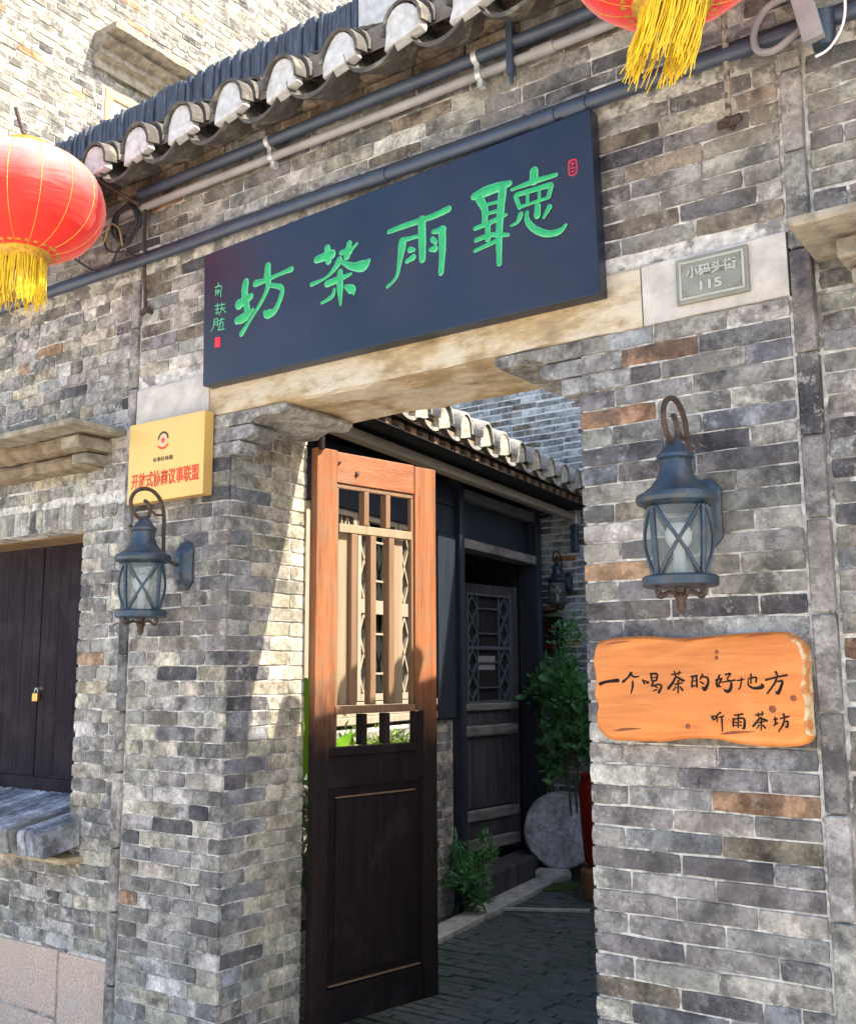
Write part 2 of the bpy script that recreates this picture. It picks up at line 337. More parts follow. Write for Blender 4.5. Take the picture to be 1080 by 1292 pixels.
class MB:
    def __init__(s): s.bm = bmesh.new(); s.mi = 0
    def face(s, vs):
        try:
            f = s.bm.faces.new(vs); f.material_index = s.mi; return f
        except ValueError: return None
    def fbox(s, fr, u0_, u1_, o0, o1, z0, z1):
        p = [s.bm.verts.new(fr.P(u, o, z)) for z in (z0, z1) for o in (o0, o1) for u in (u0_, u1_)]
        for q in ((0, 1, 5, 4), (2, 6, 7, 3), (0, 4, 6, 2), (1, 3, 7, 5), (4, 5, 7, 6), (0, 2, 3, 1)): s.face([p[i] for i in q])
        return s
    def obox(s, c, R, sx, sy, sz):
        c = Vector(c)
        p = [s.bm.verts.new(c + R @ Vector((x * sx / 2, y * sy / 2, z * sz / 2))) for z in (-1, 1) for y in (-1, 1) for x in (-1, 1)]
        for q in ((0, 1, 5, 4), (2, 6, 7, 3), (0, 4, 6, 2), (1, 3, 7, 5), (4, 5, 7, 6), (0, 2, 3, 1)): s.face([p[i] for i in q])
        return s
    def bar(s, a, b, w, d, nrm):
        """flat bar from a to b, width w across, depth d along nrm"""
        a = Vector(a); b = Vector(b); x = (b - a); L = x.length; x.normalize()
        n = Vector(nrm).normalized(); y = n.cross(x).normalized(); n = x.cross(y)
        return s.obox((a + b) / 2, Matrix((x, y, n)).transposed(), L, w, d)
    def tube(s, pts, r, n=8, cap=True):
        pts = [Vector(p) for p in pts]; k = len(pts)
        rs = r if isinstance(r, (list, tuple)) else [r] * k
        prev = None; rings = []
        for i, p in enumerate(pts):
            t = (pts[min(i + 1, k - 1)] - pts[max(i - 1, 0)]).normalized()
            if prev is None:
                a = Vector((0, 0, 1)) if abs(t.z) < 0.9 else Vector((1, 0, 0))
                x = t.cross(a).normalized()
            else: x = (prev - t * prev.dot(t)).normalized()
            prev = x; y = t.cross(x)
            rings.append([s.bm.verts.new(p + (x * math.cos(2 * math.pi * j / n) + y * math.sin(2 * math.pi * j / n)) * rs[i]) for j in range(n)])
        for i in range(k - 1):
            for j in range(n): s.face([rings[i][j], rings[i][(j + 1) % n], rings[i + 1][(j + 1) % n], rings[i + 1][j]])
        if cap: s.face(rings[0][::-1]); s.face(rings[-1])
        return s
    def lathe(s, c, prof, n=24, axis=(0, 0, 1), cap=True, rot=0.0):
        c = Vector(c); ax = Vector(axis).normalized()
        a = Vector((1, 0, 0)) if abs(ax.x) < 0.9 else Vector((0, 1, 0))
        x = (a - ax * a.dot(ax)).normalized(); y = ax.cross(x)
        rings = []
        for r, z in prof:
            rings.append([s.bm.verts.new(c + ax * z + (x * math.cos(rot + 2 * math.pi * j / n) + y * math.sin(rot + 2 * math.pi * j / n)) * max(r, 1e-4)) for j in range(n)])
        for i in range(len(prof) - 1):
            for j in range(n): s.face([rings[i][j], rings[i][(j + 1) % n], rings[i + 1][(j + 1) % n], rings[i + 1][j]])
        if cap: s.face(rings[0][::-1]); s.face(rings[-1])
        return s
    def ext(s, fr, poly, o0, o1):
        """extrude a polygon given in (u, z) from out=o0 to out=o1"""
        a = [s.bm.verts.new(fr.P(u, o0, z)) for u, z in poly]; b = [s.bm.verts.new(fr.P(u, o1, z)) for u, z in poly]
        s.face(a); s.face(b[::-1]); k = len(poly)
        for i in range(k): s.face([a[i], b[i], b[(i + 1) % k], a[(i + 1) % k]])
        return s
    def extu(s, fr, poly, ua, ub, seg=1, jit=0.0, sd=0):
        """extrude a section given in (out, z) along u, optionally in wobbling segments"""
        k = len(poly); rings = []
        for i in range(seg + 1):
            u = ua + (ub - ua) * i / seg
            ring = []
            for j, (o, z) in enumerate(poly):
                q = noise.noise(Vector((u * 7 + sd, j * 1.7, 3.1))) * jit
                q2 = noise.noise(Vector((u * 9 + sd, j * 2.3, 8.4))) * jit
                ring.append(s.bm.verts.new(fr.P(u, o + q, z + q2)))
            rings.append(ring)
        for i in range(seg):
            for j in range(k): s.face([rings[i][j], rings[i + 1][j], rings[i + 1][(j + 1) % k], rings[i][(j + 1) % k]])
        s.face(rings[0]); s.face(rings[-1][::-1])
        return s
    def build(s, name, mats, parent=None, label=None, smooth=False, bevel=0, kind=None, jitter=0, jscale=6, seg=1):
        bm = s.bm
        bmesh.ops.recalc_face_normals(bm, faces=bm.faces)
        if bevel:
            ed = [e for e in bm.edges if len(e.link_faces) == 2 and e.calc_face_angle(0) > 0.6]
            if ed: bmesh.ops.bevel(bm, geom=ed, offset=bevel, segments=seg, affect='EDGES', profile=0.7, clamp_overlap=True)
        if jitter:
            for v in bm.verts: v.co += noise.noise_vector(v.co * jscale) * jitter
        off = ROOT[parent.name] if parent else Vector((0, 0, 0))
        if parent is None:
            lo = Vector([min(v.co[i] for v in bm.verts) for i in range(3)]); hi = Vector([max(v.co[i] for v in bm.verts) for i in range(3)])
            off = Vector(((lo.x + hi.x) / 2, (lo.y + hi.y) / 2, lo.z))
        bmesh.ops.translate(bm, verts=bm.verts, vec=-off)
        me = bpy.data.meshes.new(name); bm.to_mesh(me); bm.free()
        for mm in (mats if isinstance(mats, (list, tuple)) else [mats]): me.materials.append(mm)
        if smooth:
            me.polygons.foreach_set('use_smooth', [True] * len(me.polygons))
            try: me.set_sharp_from_angle(angle=rad(40))
            except Exception: pass
        o = bpy.data.objects.new(name, me); COL.objects.link(o)
        if parent: o.parent = parent
        else: o.location = off
        ROOT[o.name] = off
        if label: o['label'] = label
        if kind: o['kind'] = kind
        return o

def crom(pts, n=6):
    out = []; k = len(pts)
    P = [np.array(p, float) for p in pts]
    for i in range(k - 1):
        p0 = P[max(i - 1, 0)]; p1 = P[i]; p2 = P[i + 1]; p3 = P[min(i + 2, k - 1)]
        for j in range(n):
            t = j / n
            out.append(0.5 * ((2 * p1) + (-p0 + p2) * t + (2 * p0 - 5 * p1 + 4 * p2 - p3) * t * t + (-p0 + 3 * p1 - 3 * p2 + p3) * t ** 3))
    out.append(P[-1]); return out

def struct(o): o['kind'] = 'structure'; return o

# ---------------------------------------------------------------- bricks
def proj(p):
    d = p - Vector((0, 0, H)); z = d.dot(fwd)
    if z < 0.1: return (-9e9, -9e9, z)
    return (540 + F_PX * d.dot(rgt) / z, 646 - F_PX * d.dot(upv) / z, z)

def brick_geo(L, Hh, sd, D=0.03, j=1.0):
    """one brick seen from its face: local x along, y inwards, z up; front at y=0"""
    r = random.Random(sd)
    a, b = L / 2, Hh / 2; cr = 0.05 * Hh
    pts = [(-a, -b), (-a * 0.5, -b), (0, -b), (a * 0.5, -b), (a, -b), (a, 0), (a, b), (a * 0.5, b), (0, b), (-a * 0.5, b), (-a, b), (-a, 0)]
    o = []
    for i, (x, z) in enumerate(pts):
        k = cr if i in (0, 4, 6, 10) else 0
        sx = -1 if x < 0 else 1; sz = -1 if z < 0 else 1
        o.append((x - sx * k * r.uniform(0.3, 1.1) + r.uniform(-1, 1) * 0.0016 * j, z - sz * k * r.uniform(0.3, 1.0) + r.uniform(-1, 1) * 0.0018 * j))
    tx = r.uniform(-1, 1) * 0.008; tz = r.uniform(-1, 1) * 0.02
    ins = 0.0018
    V = []
    for x, z in o:
        s = 1 - ins / max(a, 0.02); q = 1 - ins * 1.2 / b
        V.append((x * s, tx * x + tz * z + r.uniform(-1, 1) * 0.0008 * j, z * q))
    for x, z in o: V.append((x, 0.003 + r.uniform(-1, 1) * 0.001 * j, z))
    for x, z in o: V.append((x, D, z))
    Fc = [tuple(range(12))]
    for k in (0, 12):
        for i in range(12): Fc.append((k + i, k + (i + 1) % 12, k + 12 + (i + 1) % 12, k + 12 + i))
    Fc = [Fc[0][::1]] + [f[::-1] for f in Fc[1:]]
    return V, Fc
BC = {}
def brick_mesh(L, Hh, var, mt, j=1.0, D=0.03):
    key = (round(L, 2), round(Hh, 3), var, mt.name, j, D)
    if key not in BC:
        V, Fc = brick_geo(round(L, 2), Hh, hash(key[:3]) & 0xffff, D, j)
        me = bpy.data.meshes.new('brick'); me.from_pydata(V, [], Fc); me.materials.append(mt)
        me.polygons.foreach_set('use_smooth', [False] * len(Fc))
        BC[key] = me
    return BC[key]

def pick(pal, r):
    t = r.random() * sum(w for w, c in pal)
    for w, c in pal:
        t -= w
        if t <= 0: break
    k = r.uniform(0.85, 1.15)
    return tuple(min(1, x * k * r.uniform(0.97, 1.03)) for x in c)

GREY = (0.265, 0.255, 0.24); WGREY = (0.33, 0.31, 0.275); BEIGE = (0.42, 0.385, 0.315); DARK = (0.1, 0.097, 0.105)
BLUE = (0.21, 0.217, 0.235); ORANGE = (0.42, 0.21, 0.11); PALE = (0.44, 0.425, 0.395); BROWN = (0.22, 0.185, 0.145); PURP = (0.185, 0.176, 0.178); CREAM = (0.5, 0.44, 0.32)
PAL_R = [(5, GREY), (4, PURP), (3, WGREY), (1.3, DARK), (1.2, BLUE), (0.25, (0.36, 0.22, 0.135)), (1.0, PALE), (0.6, BROWN)]
PAL_L = [(4, GREY), (4, WGREY), (2.6, BEIGE), (0.8, DARK), (1.2, PURP), (0.2, (0.36, 0.22, 0.135)), (1.6, PALE)]
PAL_V = [(4, BLUE), (3, GREY), (0.7, DARK), (1.5, WGREY), (0.25, CREAM)]
PAL_SUN = [(4, (0.37, 0.335, 0.26)), (3, (0.33, 0.305, 0.25)), (2, (0.40, 0.36, 0.28))]  # pale warm tones that carry the jamb's sun patch in the colour
PAL_W = [(4, WGREY), (3, BEIGE), (3, GREY), (2.4, PALE), (0.5, DARK), (0.12, (0.36, 0.24, 0.15)), (0.6, CREAM)]
PAL_U = [(4, WGREY), (3, GREY), (2, PURP), (1.2, BROWN), (0.6, DARK), (0.8, BEIGE), (0.2, (0.36, 0.22, 0.135)), (0.8, PALE)]
PAL_T = [(5, (0.27, 0.257, 0.225)), (3, (0.2, 0.19, 0.17)), (2, (0.31, 0.285, 0.23)), (1.5, (0.12, 0.115, 0.11)), (0.15, ORANGE)]
PAL_B = [(5, (0.42, 0.47, 0.5)), (3, (0.34, 0.38, 0.41)), (1, (0.2, 0.22, 0.25)), (0.2, ORANGE), (0.5, BROWN), (1, (0.3, 0.3, 0.29))]

def lay(rows_z, pitch, spans_at, patt, r, joint=0.0045):
    """returns bricks (u centre, z centre, L) for every course; spans_at(z) lists free (a, b) spans"""
    out = []
    for i, z in enumerate(rows_z):
        for a, b in spans_at(z + pitch / 2):
            p = patt[i % len(patt)]; u = a; k = 0
            while u < b - 0.03:
                L = p[k] if k < len(p) else p[-1]
                if k >= len(p): L = r.choice(p[1:] if len(p) > 1 else p) * r.uniform(0.93, 1.07)
                if k > 0 and r.random() < 0.12: L *= r.choice((0.55, 1.0))
                e = min(u + L, b)
                if b - e < 0.05: e = b
                out.append(((u + e) / 2, z + pitch / 2, e - u - joint)); u = e; k += 1
    return out

def put_bricks(parent, fr, bricks, Hh, pal, seed, out=0.0, mats=('brick', 'brick_s'), limit=300, j=1.0, rough=0.0, name='brick', jout=0.0015, D=0.03):
    r = random.Random(seed); off = ROOT[parent.name]
    cand = []
    for u, z, L in bricks:
        if L < 0.025: continue
        hz = Hh * r.uniform(0.96, 1.0)
        o = out + r.uniform(-1, 1) * jout
        p = fr.P(u, o, z + r.uniform(-1, 1) * rough * 0.3)
        x, y, zz = proj(p)
        vis = -60 < x < 1140 and -60 < y < 1352 and zz > 0
        area = L * Hh / (zz * zz) if vis else -1
        cand.append((area, p, L, hz, pick(pal, r), r.randrange(6), r.uniform(-1, 1) * rough, r.random()))
    order = sorted(range(len(cand)), key=lambda i: -cand[i][0])
    keep = set(i for i in order[:limit] if cand[i][0] > 0)
    SV = []; SF = []; ST = []; SS = []
    Rm = fr.R
    for i, (ar, p, L, hz, col, var, tw, sd_) in enumerate(cand):
        Rt = Rm @ Matrix.Rotation(tw, 3, 'Y') if tw else Rm
        if i in keep:
            me = brick_mesh(L, Hh, var, M[mats[0]], j, D)
            o = bpy.data.objects.new(name, me); COL.objects.link(o)
            o.parent = parent
            o.matrix_basis = Matrix.Translation(p - off) @ Rt.to_4x4() @ Matrix.Diagonal((L / round(L, 2), 1, hz / Hh, 1))
            o.color = (col[0], col[1], col[2], 1)
        else:
            V, Fc = brick_geo(L, hz, i * 7 + seed, D, j); n0 = len(SV)
            for v in V: SV.append(tuple(p - off + Rt @ Vector(v)))
            for f in Fc: SF.append(tuple(q + n0 for q in f))
            ST += [col] * len(V); SS += [sd_] * len(V)
    if SV:
        me = bpy.data.meshes.new(name + 's'); me.from_pydata(SV, [], SF)
        me.materials.append(M[mats[1]])
        a = me.attributes.new('tint', 'FLOAT_COLOR', 'POINT'); a.data.foreach_set('color', [x for c in ST for x in (c[0], c[1], c[2], 1)])
        a = me.attributes.new('seed', 'FLOAT', 'POINT'); a.data.foreach_set('value', SS)
        o = bpy.data.objects.new('brickwork', me); COL.objects.link(o); o.parent = parent; o['kind'] = 'stuff'

def zrows(z0, z1, p=0.0626, base=2.697):
    k0 = math.ceil((z0 - base) / p - 1e-6); out = []
    k = k0
    while base + (k + 1) * p <= z1 + 0.02: out.append(base + k * p); k += 1
    return out
PT = 0.0626; BH = 0.0588

# ================================================================ GROUND
b = MB(); b.fbox(G0, -60, 60, -2.98, 60, -0.3, -0.12)
struct(b.build('street_ground', M['street']))
b = MB(); b.fbox(G0, -60, 60, -80, -2.98, -0.3, -0.03)
yard = struct(b.build('courtyard_floor', M['mortar_dark']))
# pavers of the passage, brick on edge
def floor_pavers():
    r = random.Random(3); off = ROOT[yard.name]; cand = []
    z = 0.0; y = 3.35; k = 0
    while y < 8.3:
        x = -4.6 + (0.13 if k % 2 else 0) + r.uniform(-0.02, 0.02)
        while x < -1.4:
            L = r.uniform(0.22, 0.26)
            cand.append((x + L / 2, y, L)); x += L + 0.008
        y += 0.064; k += 1
    lst = []
    for x, y, L in cand:
        p = Vector((x, y, 0)); q = proj(p)
        vis = 300 < q[0] < 760 and 1060 < q[1] < 1330
        lst.append((L / q[2] ** 2 if vis else -1, p, L))
    order = sorted(range(len(lst)), key=lambda i: -lst[i][0]); keep = set(order[:300])
    for i, (ar, p, L) in enumerate(lst):
        a = r.uniform(-1, 1) * 0.02; Rm = Matrix.Rotation(a, 3, 'Z') @ Matrix.Rotation(math.pi / 2, 3, 'X').inverted()
        zz = r.uniform(-0.004, 0.004)
        if i in keep:
            o = bpy.data.objects.new('paver', brick_mesh(L, 0.056, i % 6, M['paver'], 1.0))
            COL.objects.link(o); o.parent = yard; o.matrix_basis = Matrix.Translation(p - off + Vector((0, 0, zz))) @ Rm.to_4x4()
        else: REST.append((p + Vector((0, 0, zz)), L, Rm, i))
    SV = []; SF = []
    for p, L, Rm, i in REST:
        V, Fc = brick_geo(L, 0.056, i, 0.03); n0 = len(SV)
        for v in V: SV.append(tuple(p - off + Rm @ Vector(v)))
        for f in Fc: SF.append(tuple(q + n0 for q in f))
    me = bpy.data.meshes.new('pavers'); me.from_pydata(SV, [], SF); me.materials.append(M['paver'])
    o = bpy.data.objects.new('paving', me); COL.objects.link(o); o.parent = yard; o['kind'] = 'stuff'
REST = []
floor_pavers()

# ================================================================ GATE WALL
LX, RX = -3.13, -1.5          # door opening
ZL = 2.697                    # underside of the lintel
BACK = 3.49                   # inner face of the wall
WB = -0.0045                   # mortar bed sits this far behind the brick faces
r = random.Random(11)

# left gate pier
t = thing('gate_pier', 'brick gate pier carrying the gold plaque, with a sunlit streak on its inner side', 'pier', (-3.46, 3.25, 0), 'brick piers of the gateway')
b = MB(); b.fbox(FAC, -3.745, LX - 0.012, -0.48, WB, 0, ZL - 0.002); b.build('mortar_bed', M['mortar'], t)
JW = Fr((LX, 3.0, 0), (0, 1, 0))
rows = zrows(-0.01, ZL)
A = [[0.115, 0.215, 0.155, 0.115], [0.19, 0.25, 0.15]]
put_bricks(t, FAC, lay(rows, PT, lambda z: [(-3.735, LX)], A, r), BH, PAL_L, 21, limit=170)
jb = lay(rows, PT, lambda z: [(0.012, 0.487)], [[0.13, 0.24, 0.117], [0.245, 0.235]], r)
put_bricks(t, JW, [q for q in jb if q[0] < 0.24], BH, PAL_V, 22, limit=80)
put_bricks(t, JW, [q for q in jb if q[0] >= 0.24], BH, PAL_SUN, 23, limit=80, mats=('brick_clean', 'brick_sunpatch_s'))  # inner half of the jamb: sunlight put into paler, warmer bricks
b = MB(); b.fbox(Fr((LX, 3.0, 0), (0, 1, 0)), 0.02, 0.48, -0.2, WB, 0, ZL - 0.002); b.build('mortar_bed', M['mortar'], t)
LP = t
# right gate pier
t = thing('gate_pier', 'brick gate pier carrying the orange wooden sign and the nearer lamp', 'pier', (-1.15, 3.25, 0), 'brick piers of the gateway')
b = MB(); b.fbox(FAC, RX + 0.012, -0.735, -0.48, WB, 0, ZL - 0.002); b.build('mortar_bed', M['mortar'], t)
put_bricks(t, FAC, lay(rows, PT, lambda z: [(RX, -0.80)], [[0.29, 0.27, 0.14], [0.115, 0.30, 0.285], [0.27, 0.24, 0.19], [0.13, 0.26, 0.31]], r), BH, PAL_R, 31, limit=220)
JE = Fr((RX, 3.49, 0), (0, -1, 0))
put_bricks(t, JE, lay(rows, PT, lambda z: [(0.0, 0.478)], [[0.13, 0.24, 0.117], [0.245, 0.235]], r), BH, PAL_V, 32, limit=0)
RP = t

# edging strips of bricks stood on end
def strip(name_, u_a, u_b, z0, z1, seed, parent, out=0.014):
    rr = random.Random(seed); z = z0; i = 0
    while z < z1 - 0.03:
        L = rr.uniform(0.24, 0.33); e = min(z + L, z1)
        bm_ = MB(); bm_.fbox(FAC, u_a + rr.uniform(0, 0.003), u_b - rr.uniform(0, 0.003), -0.03, out + rr.uniform(-0.002, 0.002), z + 0.004, e - 0.003)
        o = bm_.build('edging_brick', M['brick'], parent, bevel=0.004, jitter=0.0025, jscale=14)
        c = pick([(4, GREY), (3, PURP), (2, WGREY), (0.7, DARK)], rr); o.color = (c[0], c[1], c[2], 1)
        z = e; i += 1
strip('l', -3.797, -3.742, 0.0, 3.43, 5, LP)
strip('r', -0.792, -0.728, 0.0, 3.47, 6, RP)

# stone lintel in three blocks, stepped corbels under it
t = thing('stone_lintel', 'long ochre stone lintel over the gateway, pale at both ends', 'lintel', (-2.3, 3.2, ZL))
for ua, ub, mt, z1_, lb in ((-3.735, -3.26, 'stone_pale', 2.893, 'pale lime-washed end block'), (-3.255, -1.262, 'stone_ochre', 2.897, 'ochre middle block'), (-1.257, -0.80, 'stone_pale', 2.90, 'pale end block')):
    b = MB(); seg = max(3, int((ub - ua) / 0.08))
    b.extu(FAC, [(0.006, ZL), (0.008, z1_ - 0.01), (0.0, z1_), (-0.49, z1_), (-0.49, ZL + 0.02), (-0.44, ZL - 0.004), (-0.3, ZL + 0.004), (-0.14, ZL - 0.004), (-0.02, ZL - 0.004)], ua, ub, seg, 0.009, 3)
    b.build('stone_block', M[mt], t, lb)
b = MB(); b.fbox(FAC, -3.735, -0.8, -0.47, -0.02, ZL + 0.03, ZL + 0.19); b.build('mortar_bed', M['mortar'], t)
t = thing('brick_corbel', 'three stepped brick corbels under the lintel above the gold plaque pier', 'corbel', (-3.0, 3.1, 2.5), 'corbels under the lintel')
def tintb(o, c): o.color = (*c, 1); return o
def corbels(t, xe, sgn, sd):
    b = MB()
    cx = lambda d: xe + sgn * d
    # top corbel, long, with a scooped underside
    pts = [(cx(-0.12), 2.692), (cx(0.315), 2.692), (cx(0.325), 2.672), (cx(0.30), 2.648), (cx(0.24), 2.652), (cx(0.19), 2.662), (cx(0.145), 2.650), (cx(0.12), 2.636), (cx(-0.12), 2.638)]
    b.ext(FAC, pts, -0.42, 0.004)
    tintb(b.build('corbel_stone', M['brick'], t, bevel=0.002, jitter=0.0015, jscale=25), (0.36, 0.345, 0.32))
    b = MB(); b.ext(FAC, [(cx(-0.16), 2.630), (cx(0.125), 2.630), (cx(0.145), 2.612), (cx(0.135), 2.588), (cx(0.095), 2.573), (cx(-0.16), 2.573)], -0.14, 0.004)
    tintb(b.build('corbel_stone', M['brick'], t, bevel=0.002, jitter=0.0015, jscale=25), (0.27, 0.265, 0.26))
    b = MB(); b.ext(FAC, [(cx(-0.19), 2.567), (cx(0.06), 2.567), (cx(0.06), 2.512), (cx(-0.19), 2.512)], -0.11, 0.005)
    tintb(b.build('corbel_stone', M['brick'], t, bevel=0.002, jitter=0.0015, jscale=25), (0.33, 0.325, 0.32))
corbels(t, LX, 1, 0)
t = thing('brick_corbel', 'three stepped brick corbels under the lintel on the side of the nearer lamp', 'corbel', (-1.6, 3.1, 2.5), 'corbels under the lintel')
corbels(t, RX, -1, 1)

# wall above the lintel
t = thing('upper_wall', 'brick wall above the lintel behind the dark name board', 'wall', (-2.3, 3.2, 2.9))
b = MB(); b.fbox(FAC, -3.745, -0.735, -0.48, WB, 2.897, 3.498); b.build('mortar_bed', M['mortar'], t)
put_bricks(t, FAC, lay(zrows(2.885, 3.44), PT, lambda z: [(-3.735, -0.80)], [[0.2, 0.26], [0.12, 0.26], [0.25, 0.27]], r), BH, PAL_U, 41)
# string course
b = random.Random(8); u = -5.4
while u < 0.4:
    L = b.uniform(0.22, 0.29); q = MB(); q.fbox(FAC, u, u + L - 0.006, -0.05, 0.035 + b.uniform(-0.003, 0.003), 3.505, 3.556)
    o = q.build('string_brick', M['brick'], t, bevel=0.004, jitter=0.003, jscale=12); c = pick([(3, BLUE), (3, GREY), (1, PALE)], b); o.color = (*c, 1); u += L
b = MB(); b.fbox(FAC, -5.4, 0.4, -0.2, WB, 3.5, 4.02); b.build('mortar_bed', M['mortar'], t)
put_bricks(t, FAC, lay(zrows(3.555, 3.86, PT, 3.560), PT, lambda z: [(-5.4, 0.4)], [[0.2, 0.26], [0.12, 0.26], [0.25, 0.27]], r), BH, PAL_U, 42, limit=120)

# wall with the shuttered window, left of the gate
WX1, WZ0, WZ1 = -4.138, 0.93, 2.29
LW = Fr((0, 3.025, 0), (1, 0, 0))
t = thing('window_wall', 'weathered brick wall with a shuttered window and pink granite footing', 'wall', (-4.6, 3.2, 0))
b = MB(); b.fbox(LW, -5.6, -3.79, -0.4, WB - 0.33, 0, 4.0)
b.fbox(LW, -5.6, -3.79, -0.3, WB, 2.29, 3.52); b.fbox(LW, WX1 + 0.012, -3.79, -0.3, WB, 0, 2.3); b.fbox(LW, -5.6, WX1 + 0.02, -0.3, WB, 0, 0.9)
b.build('mortar_bed', M['mortar'], t)
def spw(z):
    if z < 0.385: return [(-5.6, -5.59)]
    if z < 0.93: return [(-5.6, -3.80)]
    if z < 2.42: return [(WX1, -3.80)]
    return [(-5.6, -3.80)]
put_bricks(t, LW, lay(zrows(0.385, 2.41, PT, 0.385), PT, spw, [[0.2, 0.13, 0.22], [0.1, 0.24], [0.22, 0.2, 0.1], [0.15, 0.1, 0.2]], r), BH, PAL_W, 51, limit=150, mats=('brick_lime', 'brick_lime_s'), j=1.9, rough=0.02, jout=0.003)
put_bricks(t, LW, lay(zrows(2.41, 3.44), PT, lambda z: [(-5.6, -3.80)], [[0.2, 0.13, 0.22], [0.1, 0.24], [0.22, 0.2, 0.1], [0.15, 0.1, 0.2]], r), BH, PAL_W, 52, limit=150, mats=('brick_lime', 'brick_lime_s'), j=1.9, rough=0.02, jout=0.003)
# granite footing
rr = random.Random(2)
for (ua, ub, za, zb) in ((-4.16, -3.805, 0.02, 0.37), (-4.62, -4.175, 0.10, 0.375), (-5.2, -4.635, 0.06, 0.38), (-4.7, -4.18, -0.2, 0.09), (-5.6, -5.22, -0.1, 0.37)):
    b = MB(); b.fbox(LW, ua, ub, -0.1, 0.006, za, zb); b.build('granite_block', M['granite'], t, bevel=0.012, jitter=0.01, jscale=5, seg=2)
b = MB(); b.fbox(LW, -5.6, -3.80, -0.1, -0.006, -0.1, 0.385); b.build('footing_mortar', M['mortar_pale'], t)
# flat arch of soldier bricks
u = -5.35
while u < WX1 + 0.02:
    b = MB(); w = rr.uniform(0.055, 0.064); b.fbox(LW, u, u + w - 0.006, -0.12, rr.uniform(-0.002, 0.003), 2.292, 2.408)
    o = b.build('arch_brick', M['brick'], t, bevel=0.004, jitter=0.003, jscale=14); c = pick([(3, WGREY), (2, GREY), (2, PALE)], rr); o.color = (*c, 1); u += w
b = MB(); b.fbox(LW, -5.35, WX1 + 0.03, -0.38, -0.125, 2.285, 2.4); b.build('wooden_lintel', M['beam_wood'], t, bevel=0.006, jitter=0.006)
# sill of bricks on edge, sloping and overhanging
u = -5.35; k = 0
while u < -4.04:
    w = rr.uniform(0.058, 0.066); b = MB()
    b.ext(Fr((u + 0.003, 3.025, 0), (0, 1, 0)), [(0.31, 1.012), (0.31, 0.9), (-0.19 + rr.uniform(-0.01, 0.006), 0.805), (-0.21 + rr.uniform(-0.008, 0.008), 0.90), (-0.2, 0.918)] if u < WX1 - 0.01 else [(-0.005, 0.955), (-0.005, 0.84), (-0.19, 0.805), (-0.21 + rr.uniform(-0.006, 0.006), 0.90), (-0.2, 0.918)], 0, w - 0.010 - rr.uniform(0, 0.003))
    o = b.build('sill_brick', M['brick'], t, bevel=0.005, jitter=0.004, jscale=16); c = pick([(4, (0.25, 0.28, 0.33)), (2, (0.36, 0.38, 0.42)), (1.5, BLUE), (0.6, DARK)], rr); o.color = (*c, 1); u += w; k += 1
b = MB(); b.fbox(LW, -5.35, -4.02, -0.1, 0.10, 0.775, 0.80)
b.build('sill_bed', M['stone_ochre'], t, bevel=0.008, jitter=0.012)
LWT = t
# shutters
t = thing('window_shutters', 'pair of dark purple-brown plank shutters, closed and padlocked', 'shutters', (-4.7, 3.33, 1.0))
b = MB(); b.fbox(LW, -5.4, -4.1, -0.345, -0.30, 1.0, 1.075); b.build('bottom_rail', M['shutter'], t, bevel=0.004)
b = MB(); b.fbox(LW, -5.4, -4.1, -0.39, -0.36, 1.0, 2.3); b.build('backing', M['void'], t)
edges = [-5.36, -4.925, -4.49]
for i, (ua, ub) in enumerate(((-5.80, -5.372), (-5.368, -4.90), (-4.893, -4.44))):
    b = MB(); n = 3; w = (ub - ua) / n
    leaf = None
    for q in range(n):
        b = MB(); b.fbox(LW, ua + q * w + 0.0015, ua + (q + 1) * w - 0.0015, -0.35, -0.322 + rr.uniform(-0.001, 0.001), 1.078, 2.32)
        b.build('plank', M['shutter'], t, bevel=0.002)
t = thing('padlock', 'small brass padlock hanging from the hasp of the dark shutters', 'padlock', (-4.9, 3.33, 1.5))
KX, KZ = -4.885, 1.505
b = MB(); b.fbox(LW, KX - 0.022, KX + 0.022, -0.315, -0.295, KZ - 0.045, KZ); b.build('lock_body', M['brass'], t, bevel=0.003)
b = MB(); b.tube([LW.P(KX + 0.014 * math.cos(a), -0.305, KZ + 0.002 + 0.022 * math.sin(a)) for a in [math.pi * i / 8 for i in range(9)]], 0.003, 6); b.build('shackle', M['clip'], t, smooth=True)
b = MB(); b.fbox(LW, KX - 0.03, KX + 0.05, -0.322, -0.314, KZ + 0.012, KZ + 0.032); b.build('hasp', M['rust'], t, bevel=0.001)

